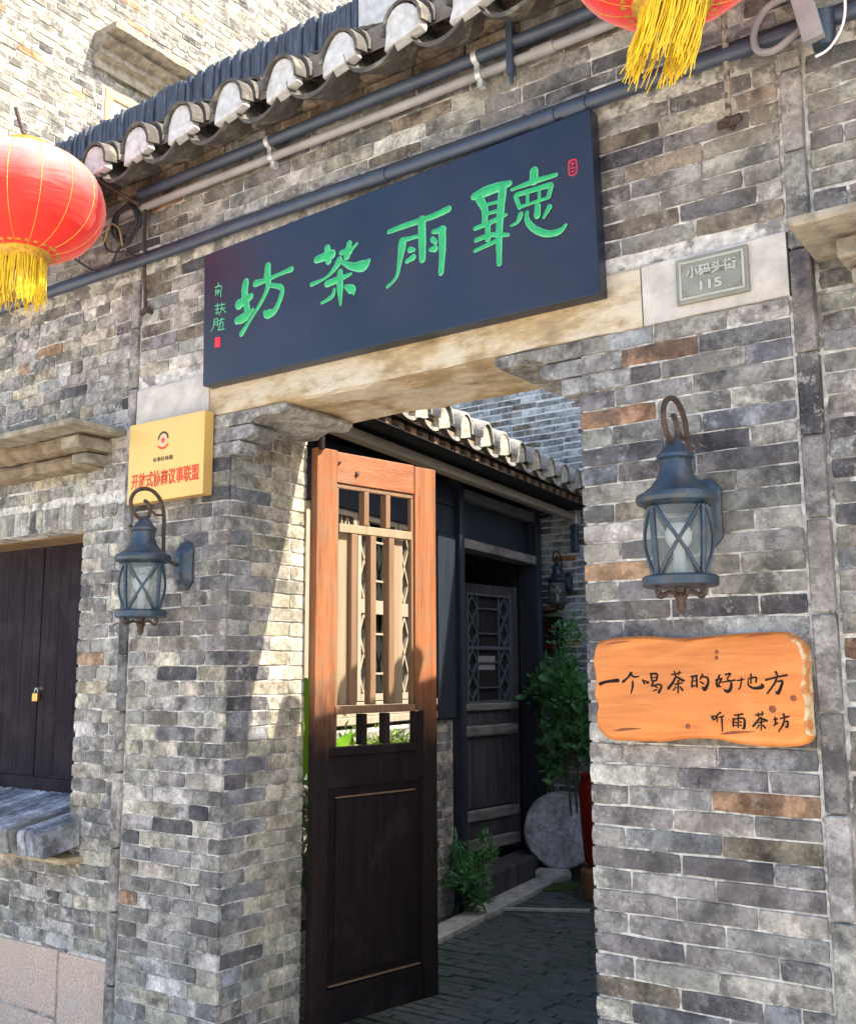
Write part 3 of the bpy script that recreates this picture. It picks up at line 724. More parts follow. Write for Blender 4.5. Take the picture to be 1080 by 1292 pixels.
# stone hoods over the windows
def hood(label, ua, ub, fr, zs, flip, parts=True):
    t = thing('window_hood', label, 'hood', fr.P((ua + ub) / 2, 0.1, zs - 0.3), 'stone hoods over the windows')
    b = MB(); b.fbox(fr, ua, ub, -0.05, 0.30, zs, zs + 0.028); b.build('slab', M['stone_mid'], t, bevel=0.004, jitter=0.004, jscale=8)
    if not parts: return t
    e = ub if not flip else ua; s = -1 if not flip else 1
    prof = [(-0.05, zs - 0.004), (0.165, zs - 0.004), (0.17, zs - 0.03), (0.14, zs - 0.06), (0.11, zs - 0.072), (-0.05, zs - 0.072)]
    far = ua if not flip else ub
    def ex(a0, pr, mt, jit, sd):
        b = MB(); A_, B_ = sorted((e + s * a0, far)); b.extu(fr, pr, A_, B_, 40, jit, sd); b.build('moulding_course', M[mt], t)
    ex(0.13, prof, 'stone_dark', 0.012, 1)
    ex(0.16, [(-0.05, zs - 0.078), (0.10, zs - 0.078), (0.11, zs - 0.1), (0.085, zs - 0.135), (-0.05, zs - 0.145)], 'stone_dark', 0.012, 2)
    if 0: ex(0.10, [(-0.05, zs - 0.15), (0.055, zs - 0.15), (0.06, zs - 0.19), (0.03, zs - 0.21), (-0.05, zs - 0.215)], 'stone_dark', 0.012, 3)
    if 0: ex(0.02, [(-0.05, zs - 0.22), (0.03, zs - 0.22), (0.03, zs - 0.27), (-0.05, zs - 0.275)], 'stone_pale', 0.008, 4)
    for a0, L, o1, z0, z1 in ((0.10, 0.13, 0.185, 0.012, 0.068), (0.12, 0.11, 0.125, 0.082, 0.128)):
        b = MB(); A_, B_ = sorted((e + s * a0, e + s * (a0 + L))); b.fbox(fr, A_, B_, -0.05, o1, zs - z1, zs - z0)
        b.build('end_block', M['stone_mid'], t, bevel=0.01, jitter=0.006, seg=2)
    return t
hood('weathered stone hood slab over the shuttered window, on moulded courses', -5.6, -3.845, LW, 2.70, False)
# wall to the right of the strip
RW = Fr((0, 3.02, 0), (1, 0, 0))
t = thing('side_wall', 'narrow stretch of brick wall beyond the edging strip beside the nearer lamp', 'wall', (0, 3.2, 0))
b = MB(); b.fbox(RW, -0.74, 1.6, -0.3, WB, 0, 3.8); b.build('mortar_bed', M['mortar'], t)
put_bricks(t, RW, lay(zrows(0.0, 3.47), PT, lambda z: [(-0.722, 1.6)], [[0.16, 0.24], [0.25, 0.22], [0.1, 0.25]], r), BH, PAL_R, 61, limit=160, j=1.7, rough=0.015, jout=0.003)
hood('weathered stone hood slab jutting out beside the brick strip near the number plate', -0.722, 0.9, RW, 2.785, True)

# ================================================================ TILED COPING OVER THE GATE
def eave(t, fr, plugs, zb, W, Ht, slope, rows, mt='tile', pan_drop=0.07, plug=True, nover=4, step=0.13, plug_mt='plug'):
    """cover tiles with mortar plugs and pan tiles between; zb = foot of the plugs at the front edge (out=0)"""
    n = 10
    def arc(cx, w, h, z, k=n, dn=False):
        return [(cx + w * math.cos(math.pi * (1 - i / k)), z + (-h if dn else h) * math.sin(math.pi * i / k)) for i in range(k + 1)]
    gap = (plugs[-1] - plugs[0]) / (len(plugs) - 1)
    for pi_, cx in enumerate(plugs):
        jz = rnd.uniform(-0.006, 0.006); jx = rnd.uniform(-0.006, 0.006)
        for k in range(rows):
            o0 = -k * step + rnd.uniform(-0.006, 0.006) + (0.026 if k == 0 else 0); o1 = o0 - step * 1.25
            zf = zb + jz + slope * k * step + k * 0.004; zbk = zf + slope * step * 1.25 - 0.022
            b = MB(); w = W * (1.0 - 0.02 * (k % 2)); th = 0.014
            A0 = arc(cx + jx, w, Ht, zf); B0 = arc(cx + jx, w - th, Ht - th, zf)
            A1 = arc(cx + jx, w * 0.93, Ht * 0.95, zbk); B1 = arc(cx + jx, w * 0.93 - th, Ht * 0.95 - th, zbk)
            V = lambda L_, o: [b.bm.verts.new(fr.P(u_, o, z_)) for u_, z_ in L_]
            a0, b0, a1, b1 = V(A0, o0), V(B0, o0), V(A1, o1), V(B1, o1)
            for i in range(n):
                b.face([a0[i], a0[i + 1], a1[i + 1], a1[i]]); b.face([b0[i], b1[i], b1[i + 1], b0[i + 1]]); b.face([a0[i], b0[i], b0[i + 1], a0[i + 1]]); b.face([a1[i], a1[i + 1], b1[i + 1], b1[i]])
            b.face([a0[0], a1[0], b1[0], b0[0]]); b.face([a0[n], b0[n], b1[n], a1[n]])
            b.build('cover_tile', M[mt], t, smooth=True, jitter=0.003, jscale=9)
        if plug:
            b = MB(); P_ = [(cx + jx + (W - 0.018) * math.cos(math.pi * (1 - i / 10)) * (1 + rnd.uniform(-0.04, 0.04)), zb + jz + (Ht - 0.016) * math.sin(math.pi * i / 10)) for i in range(11)]
            hq = gap / 2 - 0.02
            zp = lambda x: zb + 0.008 - pan_drop * math.sqrt(max(0, 1 - ((gap / 2 - abs(x)) / hq) ** 2))
            P_ = P_ + [(cx + W - 0.014, zb - 0.016), (cx + W * 0.3, zb - 0.03), (cx - W * 0.5, zb - 0.045), (cx - W + 0.012, zb - 0.055)]
            b.ext(fr, P_, 0.016 - rnd.uniform(0, 0.006), -0.03); b.build('mortar_plug', M[plug_mt], t, bevel=0.006, jitter=0.008, jscale=11, seg=2)
    for i in range(len(plugs) + 1):
        cx = plugs[0] - gap / 2 + gap * i if i in (0, len(plugs)) else (plugs[i - 1] + plugs[i]) / 2
        hw = gap / 2 - 0.02; jz = rnd.uniform(-0.008, 0.008)
        for k in range(rows):
            o0 = -k * step + rnd.uniform(-0.008, 0.008) + (0.0 if k else 0.004); o1 = o0 - step * 1.3
            zf = zb + jz * 0.5 + slope * k * step; zbk = zf + slope * step * 1.3 - 0.02
            b = MB(); th = 0.02
            A0 = arc(cx, hw, pan_drop, zf, n, True); B0 = arc(cx, hw - 0.004, pan_drop + th, zf, n, True); A1 = arc(cx, hw * 0.93, pan_drop, zbk, n, True); B1 = arc(cx, hw * 0.93, pan_drop + th, zbk, n, True)
            V = lambda L_, o: [b.bm.verts.new(fr.P(u_, o, z_)) for u_, z_ in L_]
            a0, b0, a1, b1 = V(A0, o0), V(B0, o0), V(A1, o1), V(B1, o1)
            for q in range(n):
                b.face([a0[q], a1[q], a1[q + 1], a0[q + 1]]); b.face([b0[q], b0[q + 1], b1[q + 1], b1[q]]); b.face([a0[q], a0[q + 1], b0[q + 1], b0[q]]); b.face([a1[q], b1[q], b1[q + 1], a1[q + 1]])
            b.build('pan_tile', M[mt], t, smooth=True, jitter=0.004, jscale=9)

t = thing('tiled_coping', 'grey tiled coping on the gate wall with mortar plugged tiles and slate ridge', 'coping', (-2.8, 3.1, 3.86))
EV = Fr((0, 2.75, 0), (1, 0, 0))
eave(t, EV, [-5.25 + 0.2925 * i for i in range(19)], 3.897, 0.095, 0.12, 0.62, 10, step=0.055, pan_drop=0.09)
# corbelled courses under the tiles
rr = random.Random(14)
for z0, z1, out in ((3.862, 3.912, 0.035), (3.918, 3.972, 0.085), (3.978, 4.03, 0.14)):
    u = -5.4 + rr.uniform(0, 0.1)
    while u < 0.6:
        L = rr.uniform(0.22, 0.28); b = MB(); b.fbox(FAC, u, u + L - 0.005, -0.15, out + rr.uniform(-0.003, 0.003), z0, z1)
        o = b.build('corbel_brick', M['brick_dark'], t, bevel=0.004, jitter=0.004, jscale=12); c = pick([(4, (0.2, 0.15, 0.11)), (2, (0.27, 0.21, 0.15)), (1, GREY)], rr); o.color = (*c, 1); u += L
b = MB(); b.extu(FAC, [(0.18, 3.93), (0.16, 4.04), (-0.22, 4.27), (-0.28, 4.27), (-0.28, 3.85), (-0.02, 3.85), (0.0, 3.9), (0.06, 3.965), (0.12, 3.99)], -5.4, 0.6, 60, 0.012, 4)
b.build('tile_bed', M['mortar_dark'], t)
# ridge of thin tiles on edge
u = -5.6
while u < -2.68:
    w = rr.uniform(0.020, 0.034); zt = 4.615 + rr.uniform(-0.007, 0.006) + 0.008 * math.sin(u * 3)
    b = MB(); lean = rr.uniform(-0.004, 0.004)
    b.ext(FAC, [(u, 4.15), (u + w - 0.002, 4.15), (u + w - 0.002 + lean, zt), (u + lean, zt - rr.uniform(0, 0.006))], -0.42, -0.28 + rr.uniform(-0.012, 0.012))
    b.build('ridge_tile', M['slate'], t, bevel=0.002); u += w
b = MB(); b.fbox(FAC, -2.67, -2.36, -0.42, -0.27, 4.1, 4.66); b.build('ridge_end_mortar', M['plug'], t, bevel=0.03, jitter=0.02, seg=2)
b = MB(); b.fbox(FAC, -2.36, 0.6, -0.42, -0.28, 4.1, 4.5); b.build('ridge_mortar', M['mortar_dark'], t, bevel=0.02, jitter=0.02)
b = MB(); b.extu(FAC, [(-0.4, 4.3), (-0.4, 4.27), (-0.7, 4.06), (-0.7, 4.1)], -5.4, 0.6, 30, 0.01, 4); b.build('rear_slope', M['tile'], t)
b = MB(); b.fbox(FAC, -5.6, -3.745, -0.48, -0.31, 3.5, 4.2); b.fbox(FAC, -3.745, 0.6, -0.48, -0.2, 3.95, 4.2); b.build('core', M['mortar'], t)

# ================================================================ CONDUITS
def pipe(label, z, out, rr_, mt, ua, ub, sag=0.004, joints=()):
    pts = [FAC.P(ua + (ub - ua) * i / 24, out + noise.noise(Vector((i * 0.7, z, 0))) * sag, z + noise.noise(Vector((i * 0.5, z * 3, 5))) * sag) for i in range(25)]
    t = thing('conduit_pipe', label, 'pipe', FAC.P(ua, out, z), 'pipes clipped to the wall')
    b = MB(); b.tube(pts, rr_, 12); b.build('pipe', M[mt], t, smooth=True)
    for u in joints:
        b = MB(); b.tube([FAC.P(u, out, z), FAC.P(u + 0.09, out, z)], rr_ * 1.22, 12); b.build('pipe_sleeve', M[mt], t, smooth=True)
    return t
def clips(t, us, z, out, rr_):
    for u in us:
        b = MB(); b.tube([FAC.P(u, out, z), FAC.P(u + 0.022, out, z)], rr_ * 1.15, 12); b.fbox(FAC, u, u + 0.022, out - rr_ - 0.01, out, z - rr_ * 2.4, z - rr_ * 0.9); b.build('clip', M['clip'], t, smooth=True)
t = pipe('topmost dark navy conduit running under the eave tiles', 3.828, 0.05, 0.024, 'conduit_dark', -3.72, 0.6, joints=()); clips(t, (-2.9, -1.86), 3.828, 0.05, 0.024)
t = pipe('pale grey conduit just below the dark one under the eave', 3.757, 0.045, 0.018, 'conduit_grey', -5.4, 0.6, joints=(-1.62,)); clips(t, (-2.885, -1.85), 3.757, 0.045, 0.018)
t = pipe('slate blue conduit passing directly over the top edge of the name board', 3.492, 0.05, 0.023, 'conduit_dark', -5.5, 0.4, joints=(-1.62, -2.35, -1.5))
t = pipe('second thin conduit tucked behind the one over the name board', 3.53, 0.028, 0.014, 'cable', -5.5, 0.4)
b = MB(); b.fbox(FAC, -1.71, -1.685, 0.045, 0.075, 3.70, 3.90); b.lathe(FAC.P(-1.6975, 0.06, 3.66), [(0.001, 0), (0.008, 0.01), (0.008, 0.045)], 8)
tag(b.build('cable_tie_strap', M['conduit_dark'], None, bevel=0.004), 'short dark strap hanging across the two conduits', 'strap')

# ================================================================ TALL HOUSE BEHIND
t = thing('tall_house', 'tall sunlit pale brick gable wall rising behind the gate coping', 'house', (-7.2, 7, 0))
TH = Fr((-7, 0, 0), (0, 1, 0))
b = MB(); b.fbox(TH, 3.0, 12.5, -3.0, WB, 0, 11.5); b.build('wall_core', M['mortar_pale'], t)
put_bricks(t, TH, lay(zrows(4.9, 10.6), PT, lambda z: [(3.2, 5.12), (6.6, 10.0)] if 5.6 < z < 6.62 else [(3.2, 10.0)], [[0.24, 0.12, 0.24], [0.12, 0.24], [0.24, 0.24], [0.2, 0.12]], random.Random(71)), BH, PAL_T, 71, limit=300, mats=('brick_pale', 'brick_pale_s'), j=2.0, rough=0.03, jout=0.004)
b = MB(); b.fbox(TH, 5.12, 6.6, -0.2, -0.1, 5.6, 6.62); b.build('window_glass', M['void'], t)
wf = MB(); wf.fbox(TH, 5.14, 6.58, -0.08, 0.012, 6.54, 6.62); wf.fbox(TH, 5.14, 5.22, -0.08, 0.012, 5.6, 6.54); wo = wf.build('window_frame', M['frame_wood'], t, bevel=0.004)
wf = MB(); wf.fbox(TH, 5.25, 6.58, -0.08, -0.01, 6.46, 6.51); wf.fbox(TH, 5.25, 5.30, -0.08, -0.01, 5.6, 6.46); wf.build('sash', M['pale_wood'], t, bevel=0.003)
b = MB(); b.extu(TH, [(0, 7.05), (0.30, 7.05), (0.30, 7.0), (0.17, 6.985), (0.2, 6.93), (0.10, 6.90), (0.11, 6.84), (0.04, 6.82), (0.04, 6.74), (0, 6.74)], 5.0, 6.9, 12, 0.015, 9); b.build('window_hood', M['stone_mid'], t)

# ================================================================ NAME BOARD
STROKES = json.loads('''{"fang":[[[0.2453,0.4099,0.0277],[0.2392,0.3629,0.0307],[0.2552,0.2953,0.026],[0.25,0.2566,0.0306]],[[0.2083,0.3199,0.0385],[0.2772,0.34,0.0229]],[[0.1997,0.251,0.0277],[0.2372,0.2552,0.0337],[0.2896,0.28,0.0137]],[[0.3708,0.4508,0.0257],[0.3679,0.4014,0.0318]],[[0.3022,0.3903,0.0259],[0.3598,0.3914,0.0182],[0.4419,0.3999,0.0135],[0.5023,0.4051,0.0208]],[[0.3755,0.3878,0.0272],[0.3692,0.3496,0.0196],[0.3312,0.2948,0.0151],[0.2801,0.2423,0.0122],[0.2265,0.1881,0.0214]],[[0.3916,0.3619,0.0166],[0.4483,0.3396,0.0194],[0.4491,0.3043,0.0194],[0.4149,0.2493,0.0224],[0.3741,0.2423,0.033],[0.3583,0.2535,0.0151]]],"cha":[[[0.6378,0.4126,0.0262],[0.7159,0.4163,0.0317]],[[0.6919,0.4474,0.0246],[0.6992,0.3923,0.026]],[[0.7629,0.4107,0.0172],[0.8045,0.4078,0.0285]],[[0.8043,0.4379,0.0214],[0.7927,0.3882,0.0257]],[[0.8046,0.4041,0.0142],[0.8437,0.4279,0.0099]],[[0.7557,0.3823,0.0244],[0.7354,0.357,0.0215],[0.6887,0.3265,0.0101],[0.6122,0.3153,0.016]],[[0.7679,0.3718,0.0143],[0.8188,0.3408,0.0255],[0.8733,0.3299,0.038],[0.9001,0.3433,0.0168]],[[0.6938,0.2989,0.0245],[0.7547,0.3036,0.02],[0.8145,0.312,0.0099]],[[0.759,0.3326,0.0214],[0.7597,0.2688,0.0257],[0.7632,0.1973,0.0085]],[[0.7317,0.2677,0.0114],[0.718,0.2408,0.0158],[0.6663,0.2258,0.0101]],[[0.7874,0.2662,0.0142],[0.8196,0.2463,0.0311],[0.8288,0.2273,0.0085]]],"yu":[[[0.9969,0.4359,0.0145],[1.0768,0.4401,0.0191],[1.1933,0.4423,0.0188],[1.2688,0.4521,0.0216]],[[1.0619,0.381,0.027],[1.0569,0.3488,0.027],[1.0469,0.3011,0.0175],[1.032,0.2471,0.0111],[0.9901,0.2192,0.0112]],[[1.0619,0.3852,0.0159],[1.1353,0.383,0.0126]],[[1.2024,0.3821,0.0156],[1.2448,0.3791,0.0232]],[[1.2401,0.3804,0.0263],[1.2413,0.3026,0.0231],[1.234,0.2168,0.0185]],[[1.1501,0.4415,0.0283],[1.1516,0.3664,0.0282],[1.1522,0.2879,0.0234]],[[1.0962,0.3389,0.0205],[1.1137,0.3345,0.0126]],[[1.0814,0.2969,0.0142],[1.1107,0.3063,0.0205]],[[1.1974,0.3546,0.0171],[1.2115,0.3387,0.0155]],[[1.1877,0.316,0.0124],[1.2085,0.3149,0.0233]]],"ting":[[[1.3791,0.4684,0.0228],[1.4418,0.4746,0.0331],[1.5248,0.476,0.0193]],[[1.4014,0.454,0.0273],[1.423,0.4079,0.0226],[1.4222,0.3603,0.0195]],[[1.4987,0.4662,0.0269],[1.4885,0.3898,0.0238],[1.4807,0.2974,0.0223],[1.4788,0.1924,0.0163]],[[1.4232,0.4238,0.0106],[1.4848,0.421,0.0105]],[[1.4315,0.3896,0.012],[1.4841,0.3871,0.0119]],[[1.3819,0.3471,0.0136],[1.4485,0.3532,0.015],[1.5097,0.3643,0.0104]],[[1.3857,0.3022,0.0151],[1.4477,0.306,0.0149],[1.5168,0.2881,0.0118]],[[1.4353,0.3488,0.018],[1.4344,0.2937,0.018]],[[1.3807,0.2637,0.0121],[1.4691,0.2784,0.0134]],[[1.6245,0.4921,0.0264],[1.6237,0.4573,0.0293]],[[1.5355,0.4492,0.0104],[1.6219,0.4539,0.0161],[1.7084,0.4531,0.013]],[[1.5538,0.4251,0.0148],[1.6872,0.4232,0.0159]],[[1.5494,0.4201,0.0133],[1.5655,0.3749,0.0132]],[[1.6896,0.4187,0.0159],[1.678,0.382,0.0145]],[[1.5655,0.3764,0.0103],[1.6779,0.3797,0.0101]],[[1.5977,0.4219,0.0103],[1.5968,0.3794,0.0102]],[[1.6436,0.4204,0.0102],[1.6426,0.3805,0.0102]],[[1.5691,0.3481,0.0176],[1.5559,0.3245,0.0132],[1.5302,0.3173,0.0074]],[[1.5944,0.349,0.0117],[1.5938,0.3221,0.0161],[1.6179,0.2848,0.0203],[1.6665,0.253,0.0202],[1.7149,0.2479,0.0186],[1.7417,0.2649,0.0085]],[[1.6363,0.3606,0.0189],[1.6338,0.3267,0.0203]],[[1.6811,0.3444,0.0173],[1.6582,0.3124,0.0087]]],"s1":[[[0.0612,0.4275,0.0039],[0.0948,0.4281,0.0039],[0.101,0.4103,0.0031]],[[0.0797,0.4439,0.0039],[0.0803,0.4273,0.0039]],[[0.0618,0.4109,0.0031],[0.0956,0.4074,0.0031]],[[0.0672,0.4179,0.0031],[0.066,0.3894,0.0031]],[[0.0808,0.4149,0.0031],[0.0794,0.3905,0.0031]],[[0.0956,0.4074,0.0031],[0.0977,0.3782,0.0031]],[[0.0678,0.4013,0.0024],[0.0925,0.3999,0.0024]]],"s2":[[[0.0644,0.3446,0.0039],[0.0924,0.3426,0.0031]],[[0.0787,0.3513,0.0039],[0.0782,0.3048,0.0031]],[[0.065,0.328,0.0031],[0.0907,0.3266,0.0031]],[[0.0924,0.3426,0.0031],[0.1258,0.3394,0.0031]],[[0.1055,0.3479,0.0039],[0.1042,0.3237,0.0031],[0.0918,0.2978,0.0031]],[[0.0986,0.3249,0.0031],[0.1263,0.323,0.0031]],[[0.1098,0.3225,0.0031],[0.1293,0.3021,0.0039]],[[0.0667,0.3113,0.0024],[0.0891,0.3106,0.0023]]],"s3":[[[0.0611,0.2838,0.0039],[0.0576,0.256,0.0031],[0.0428,0.2345,0.0031]],[[0.0633,0.2834,0.0031],[0.0812,0.2837,0.0031],[0.0824,0.2509,0.0031]],[[0.0615,0.2715,0.0024],[0.0794,0.2711,0.0023]],[[0.0619,0.2608,0.0023],[0.0799,0.2596,0.0023]],[[0.0893,0.2739,0.0039],[0.1225,0.2751,0.0031]],[[0.1057,0.2827,0.0031],[0.0959,0.2482,0.0039],[0.0876,0.232,0.0031]],[[0.0932,0.2609,0.0031],[0.1176,0.26,0.0031],[0.1129,0.2366,0.0031]],[[0.0876,0.232,0.0039],[0.1241,0.2303,0.0039]]],"w1":[[[0.0313,-0.0368,0.0085],[0.053,-0.0303,0.0065],[0.0902,-0.0264,0.0091]],[[0.1076,-0.0302,0.0065],[0.1238,-0.0175,0.0045],[0.1347,-0.0048,0.0071]],[[0.1345,-0.0096,0.0045],[0.1446,-0.016,0.0045],[0.1601,-0.0144,0.0026]],[[0.1389,-0.0286,0.0039],[0.1376,-0.0461,0.0051],[0.1316,-0.0657,0.0019]],[[0.1717,-0.0255,0.0045],[0.1764,-0.0349,0.0045]],[[0.1767,-0.0271,0.0032],[0.1901,-0.0318,0.0038],[0.1832,-0.0349,0.0032]],[[0.1979,-0.0067,0.0051],[0.2004,-0.027,0.0044]],[[0.2013,-0.0067,0.0044],[0.218,-0.0083,0.0051],[0.2139,-0.027,0.0044]],[[0.2025,-0.0176,0.0025],[0.2143,-0.017,0.0025]],[[0.2021,-0.0277,0.0032],[0.2156,-0.0255,0.0025]],[[0.2054,-0.0302,0.0038],[0.1998,-0.0427,0.0044],[0.2218,-0.038,0.0038],[0.2299,-0.0442,0.0044],[0.2208,-0.0613,0.0063]],[[0.2082,-0.0427,0.0032],[0.2164,-0.0473,0.0032]],[[0.2043,-0.0568,0.0032],[0.2145,-0.0536,0.0032]],[[0.2629,-0.01,0.0031],[0.2911,-0.0039,0.0031]],[[0.2716,0.0008,0.0031],[0.2744,-0.0116,0.0038]],[[0.288,0.0007,0.0025],[0.2843,-0.0101,0.0031]],[[0.2759,-0.0147,0.0044],[0.2652,-0.0332,0.0056],[0.2513,-0.0494,0.0069]],[[0.2791,-0.0162,0.0038],[0.295,-0.0255,0.0062],[0.3015,-0.027,0.0031]],[[0.2716,-0.0379,0.0031],[0.2947,-0.0332,0.0031]],[[0.2825,-0.027,0.0044],[0.2803,-0.0625,0.0031]],[[0.2745,-0.0456,0.0031],[0.2659,-0.0549,0.0031]],[[0.2876,-0.0455,0.0037],[0.2944,-0.0541,0.005]]],"w2":[[[0.3218,-0.0158,0.0039],[0.3403,-0.0127,0.0045]],[[0.3302,-0.0143,0.0038],[0.3246,-0.0285,0.0039],[0.3239,-0.0443,0.0045]],[[0.3385,-0.0159,0.0045],[0.3388,-0.0443,0.0045]],[[0.3279,-0.0285,0.0026],[0.338,-0.0269,0.0026]],[[0.3246,-0.0428,0.0032],[0.3389,-0.0411,0.0032]],[[0.357,-0.0096,0.0045],[0.3498,-0.0222,0.0038]],[[0.3567,-0.0159,0.0038],[0.3713,-0.0191,0.0051],[0.3722,-0.0348,0.0057],[0.3615,-0.0521,0.0083],[0.3552,-0.0458,0.0038]],[[0.3494,-0.0301,0.0032],[0.359,-0.0364,0.0038]],[[0.4075,-0.0113,0.0044],[0.3964,-0.0378,0.0044],[0.4091,-0.044,0.0038]],[[0.3954,-0.0254,0.0038],[0.4135,-0.0207,0.0038]],[[0.4135,-0.0207,0.0038],[0.3994,-0.0441,0.0044]],[[0.4253,-0.0098,0.0038],[0.4398,-0.0074,0.0038],[0.4294,-0.0223,0.0031],[0.4402,-0.0316,0.0044],[0.4376,-0.0501,0.0069],[0.4276,-0.0579,0.0069],[0.4183,-0.0518,0.0031]],[[0.4129,-0.0316,0.0032],[0.4516,-0.0254,0.0038]],[[0.4579,-0.0269,0.0031],[0.477,-0.0238,0.0031]],[[0.4709,-0.0192,0.0031],[0.4665,-0.0439,0.0031],[0.4597,-0.0516,0.0025]],[[0.4896,-0.0223,0.0025],[0.5116,-0.0177,0.0037],[0.5109,-0.0315,0.0037]],[[0.4981,-0.0085,0.0037],[0.4967,-0.0346,0.0031]],[[0.4894,-0.0254,0.0025],[0.4902,-0.0407,0.0037],[0.5069,-0.0483,0.0056],[0.5288,-0.0436,0.008],[0.5261,-0.036,0.0031]],[[0.5677,-0.0027,0.0049],[0.5718,-0.0118,0.0037]],[[0.539,-0.0254,0.0043],[0.5669,-0.0178,0.0037],[0.5974,-0.0119,0.0043]],[[0.57,-0.0163,0.0037],[0.5629,-0.0345,0.0043],[0.5416,-0.0618,0.0037]],[[0.5692,-0.0299,0.0031],[0.5844,-0.0284,0.0049],[0.5789,-0.0465,0.0061],[0.5705,-0.0616,0.0067],[0.5647,-0.0571,0.0024]],[[0.379,-0.1283,0.0038],[0.3834,-0.1375,0.0044]],[[0.3806,-0.1282,0.0025],[0.3936,-0.128,0.0032],[0.3867,-0.1374,0.0025]],[[0.4054,-0.1169,0.0038],[0.3954,-0.1249,0.0032],[0.3944,-0.1434,0.0025]],[[0.3999,-0.1309,0.0025],[0.4146,-0.126,0.0031]],[[0.408,-0.1292,0.0044],[0.4082,-0.1692,0.0025]],[[0.4449,-0.1239,0.0031],[0.4687,-0.1204,0.0037]],[[0.4413,-0.1332,0.0037],[0.4402,-0.1546,0.0044]],[[0.4428,-0.1347,0.0025],[0.4712,-0.1326,0.0043],[0.4715,-0.1569,0.0056],[0.4666,-0.16,0.0031]],[[0.456,-0.1237,0.0037],[0.4542,-0.1573,0.0031]],[[0.4462,-0.1422,0.0025],[0.4501,-0.1452,0.0025]],[[0.4457,-0.1514,0.0025],[0.4504,-0.1528,0.0025]],[[0.4597,-0.1419,0.0025],[0.4644,-0.1434,0.0025]],[[0.4593,-0.1511,0.0025],[0.4633,-0.1525,0.0025]],[[0.5059,-0.1228,0.0031],[0.5277,-0.1178,0.0025]],[[0.5124,-0.1166,0.0025],[0.5135,-0.1256,0.0031]],[[0.525,-0.1118,0.0025],[0.5228,-0.124,0.0025]],[[0.5179,-0.1286,0.0037],[0.4966,-0.1532,0.0043]],[[0.5194,-0.1301,0.0031],[0.5358,-0.1372,0.0049]],[[0.511,-0.1438,0.0025],[0.5296,-0.1389,0.0025]],[[0.5207,-0.1345,0.0037],[0.5185,-0.1632,0.0025]],[[0.5137,-0.1498,0.0025],[0.5071,-0.159,0.0025]],[[0.5245,-0.1495,0.0031],[0.5302,-0.1569,0.0037]],[[0.5591,-0.1277,0.0037],[0.5596,-0.1457,0.0037]],[[0.5543,-0.1338,0.0024],[0.5649,-0.1321,0.003]],[[0.5549,-0.1488,0.0037],[0.5659,-0.1425,0.003]],[[0.5823,-0.1183,0.0043],[0.5855,-0.1242,0.0036]],[[0.5726,-0.1305,0.003],[0.5968,-0.1246,0.0036]],[[0.5846,-0.1302,0.003],[0.579,-0.1482,0.0036],[0.566,-0.1664,0.0024]],[[0.5856,-0.1391,0.003],[0.5931,-0.1375,0.0036],[0.5908,-0.1524,0.0048],[0.5863,-0.1525,0.0024]]]}''')
def brush(b, st, P, hgt, wk=1.0, lift=0.0, mi=0, n=5, rag=0.0):
    """one brush stroke as a low rounded ridge; P(x, z, out) places it"""
    b.mi = mi
    pts = crom(st, n); k = len(pts); L = []
    for i, p in enumerate(pts):
        q = pts[min(i + 1, k - 1)] - pts[max(i - 1, 0)]; d = math.hypot(q[0], q[1]) or 1
        nx, ny = -q[1] / d, q[0] / d; w = max(p[2], 0.0008) * wk / 2 * (1 + rag * noise.noise(Vector((p[0] * 90, p[1] * 90, i * 0.3))))
        L.append([(p[0] + nx * w * f, p[1] + ny * w * f, lift + hgt * g) for f, g in ((1, 0), (0.72, 0.75), (0, 1), (-0.72, 0.75), (-1, 0))])
    V = [[b.bm.verts.new(P(*v)) for v in ring] for ring in L]
    for i in range(k - 1):
        for j in range(4): b.face([V[i][j], V[i][j + 1], V[i + 1][j + 1], V[i + 1][j]])
    for i in (0, k - 1):
        p = pts[i]; w = max(p[2], 0.0008) * wk / 2
        c = b.bm.verts.new(P(p[0], p[1], lift + hgt))
        R0 = [b.bm.verts.new(P(p[0] + w * math.cos(a), p[1] + w * math.sin(a), lift)) for a in [2 * math.pi * q / 10 for q in range(10)]]
        R1 = [b.bm.verts.new(P(p[0] + 0.72 * w * math.cos(a), p[1] + 0.72 * w * math.sin(a), lift + hgt * 0.75)) for a in [2 * math.pi * q / 10 for q in range(10)]]
        for q in range(10):
            b.face([R0[q], R0[(q + 1) % 10], R1[(q + 1) % 10], R1[q]]); b.face([R1[q], R1[(q + 1) % 10], c])
t = thing('name_board', 'long dark navy name board with carved green characters over the gateway', 'board', (-2.3, 2.96, 2.81))
BX, BZ, BO = -3.233, 2.811, 0.07
b = MB(); b.ext(FAC, [(BX, BZ), (BX + 1.856, BZ - 0.001), (BX + 1.842, BZ + 0.652), (BX - 0.012, BZ + 0.592)], 0.012, BO); b.build('panel', M['board'], t, bevel=0.006, seg=2)
BP = lambda x, z, o: FAC.P(BX + x, BO + o, BZ + z)
for k, nm in (('fang', 'tea-house'), ('cha', ''), ('yu', ''), ('ting', '')):
    b = MB()
    for i, st in enumerate(STROKES[k]):
        brush(b, st, BP, 0.003, 1.24, 0.0004 + i * 0.00012, 0, rag=0.12)
        brush(b, st, BP, 0.004, 1.0, 0.0014 + i * 0.00012, 1, rag=0.12)
    b.build('character', [M['green_pale'], M['green']], t, smooth=True)
for k in ('s1', 's2', 's3'):
    b = MB()
    for i, st in enumerate(STROKES[k]): brush(b, st, BP, 0.0015, 1.2, 0.0004 + i * 0.00006, 0)
    b.build('small_character', [M['green_pale']], t, smooth=True)
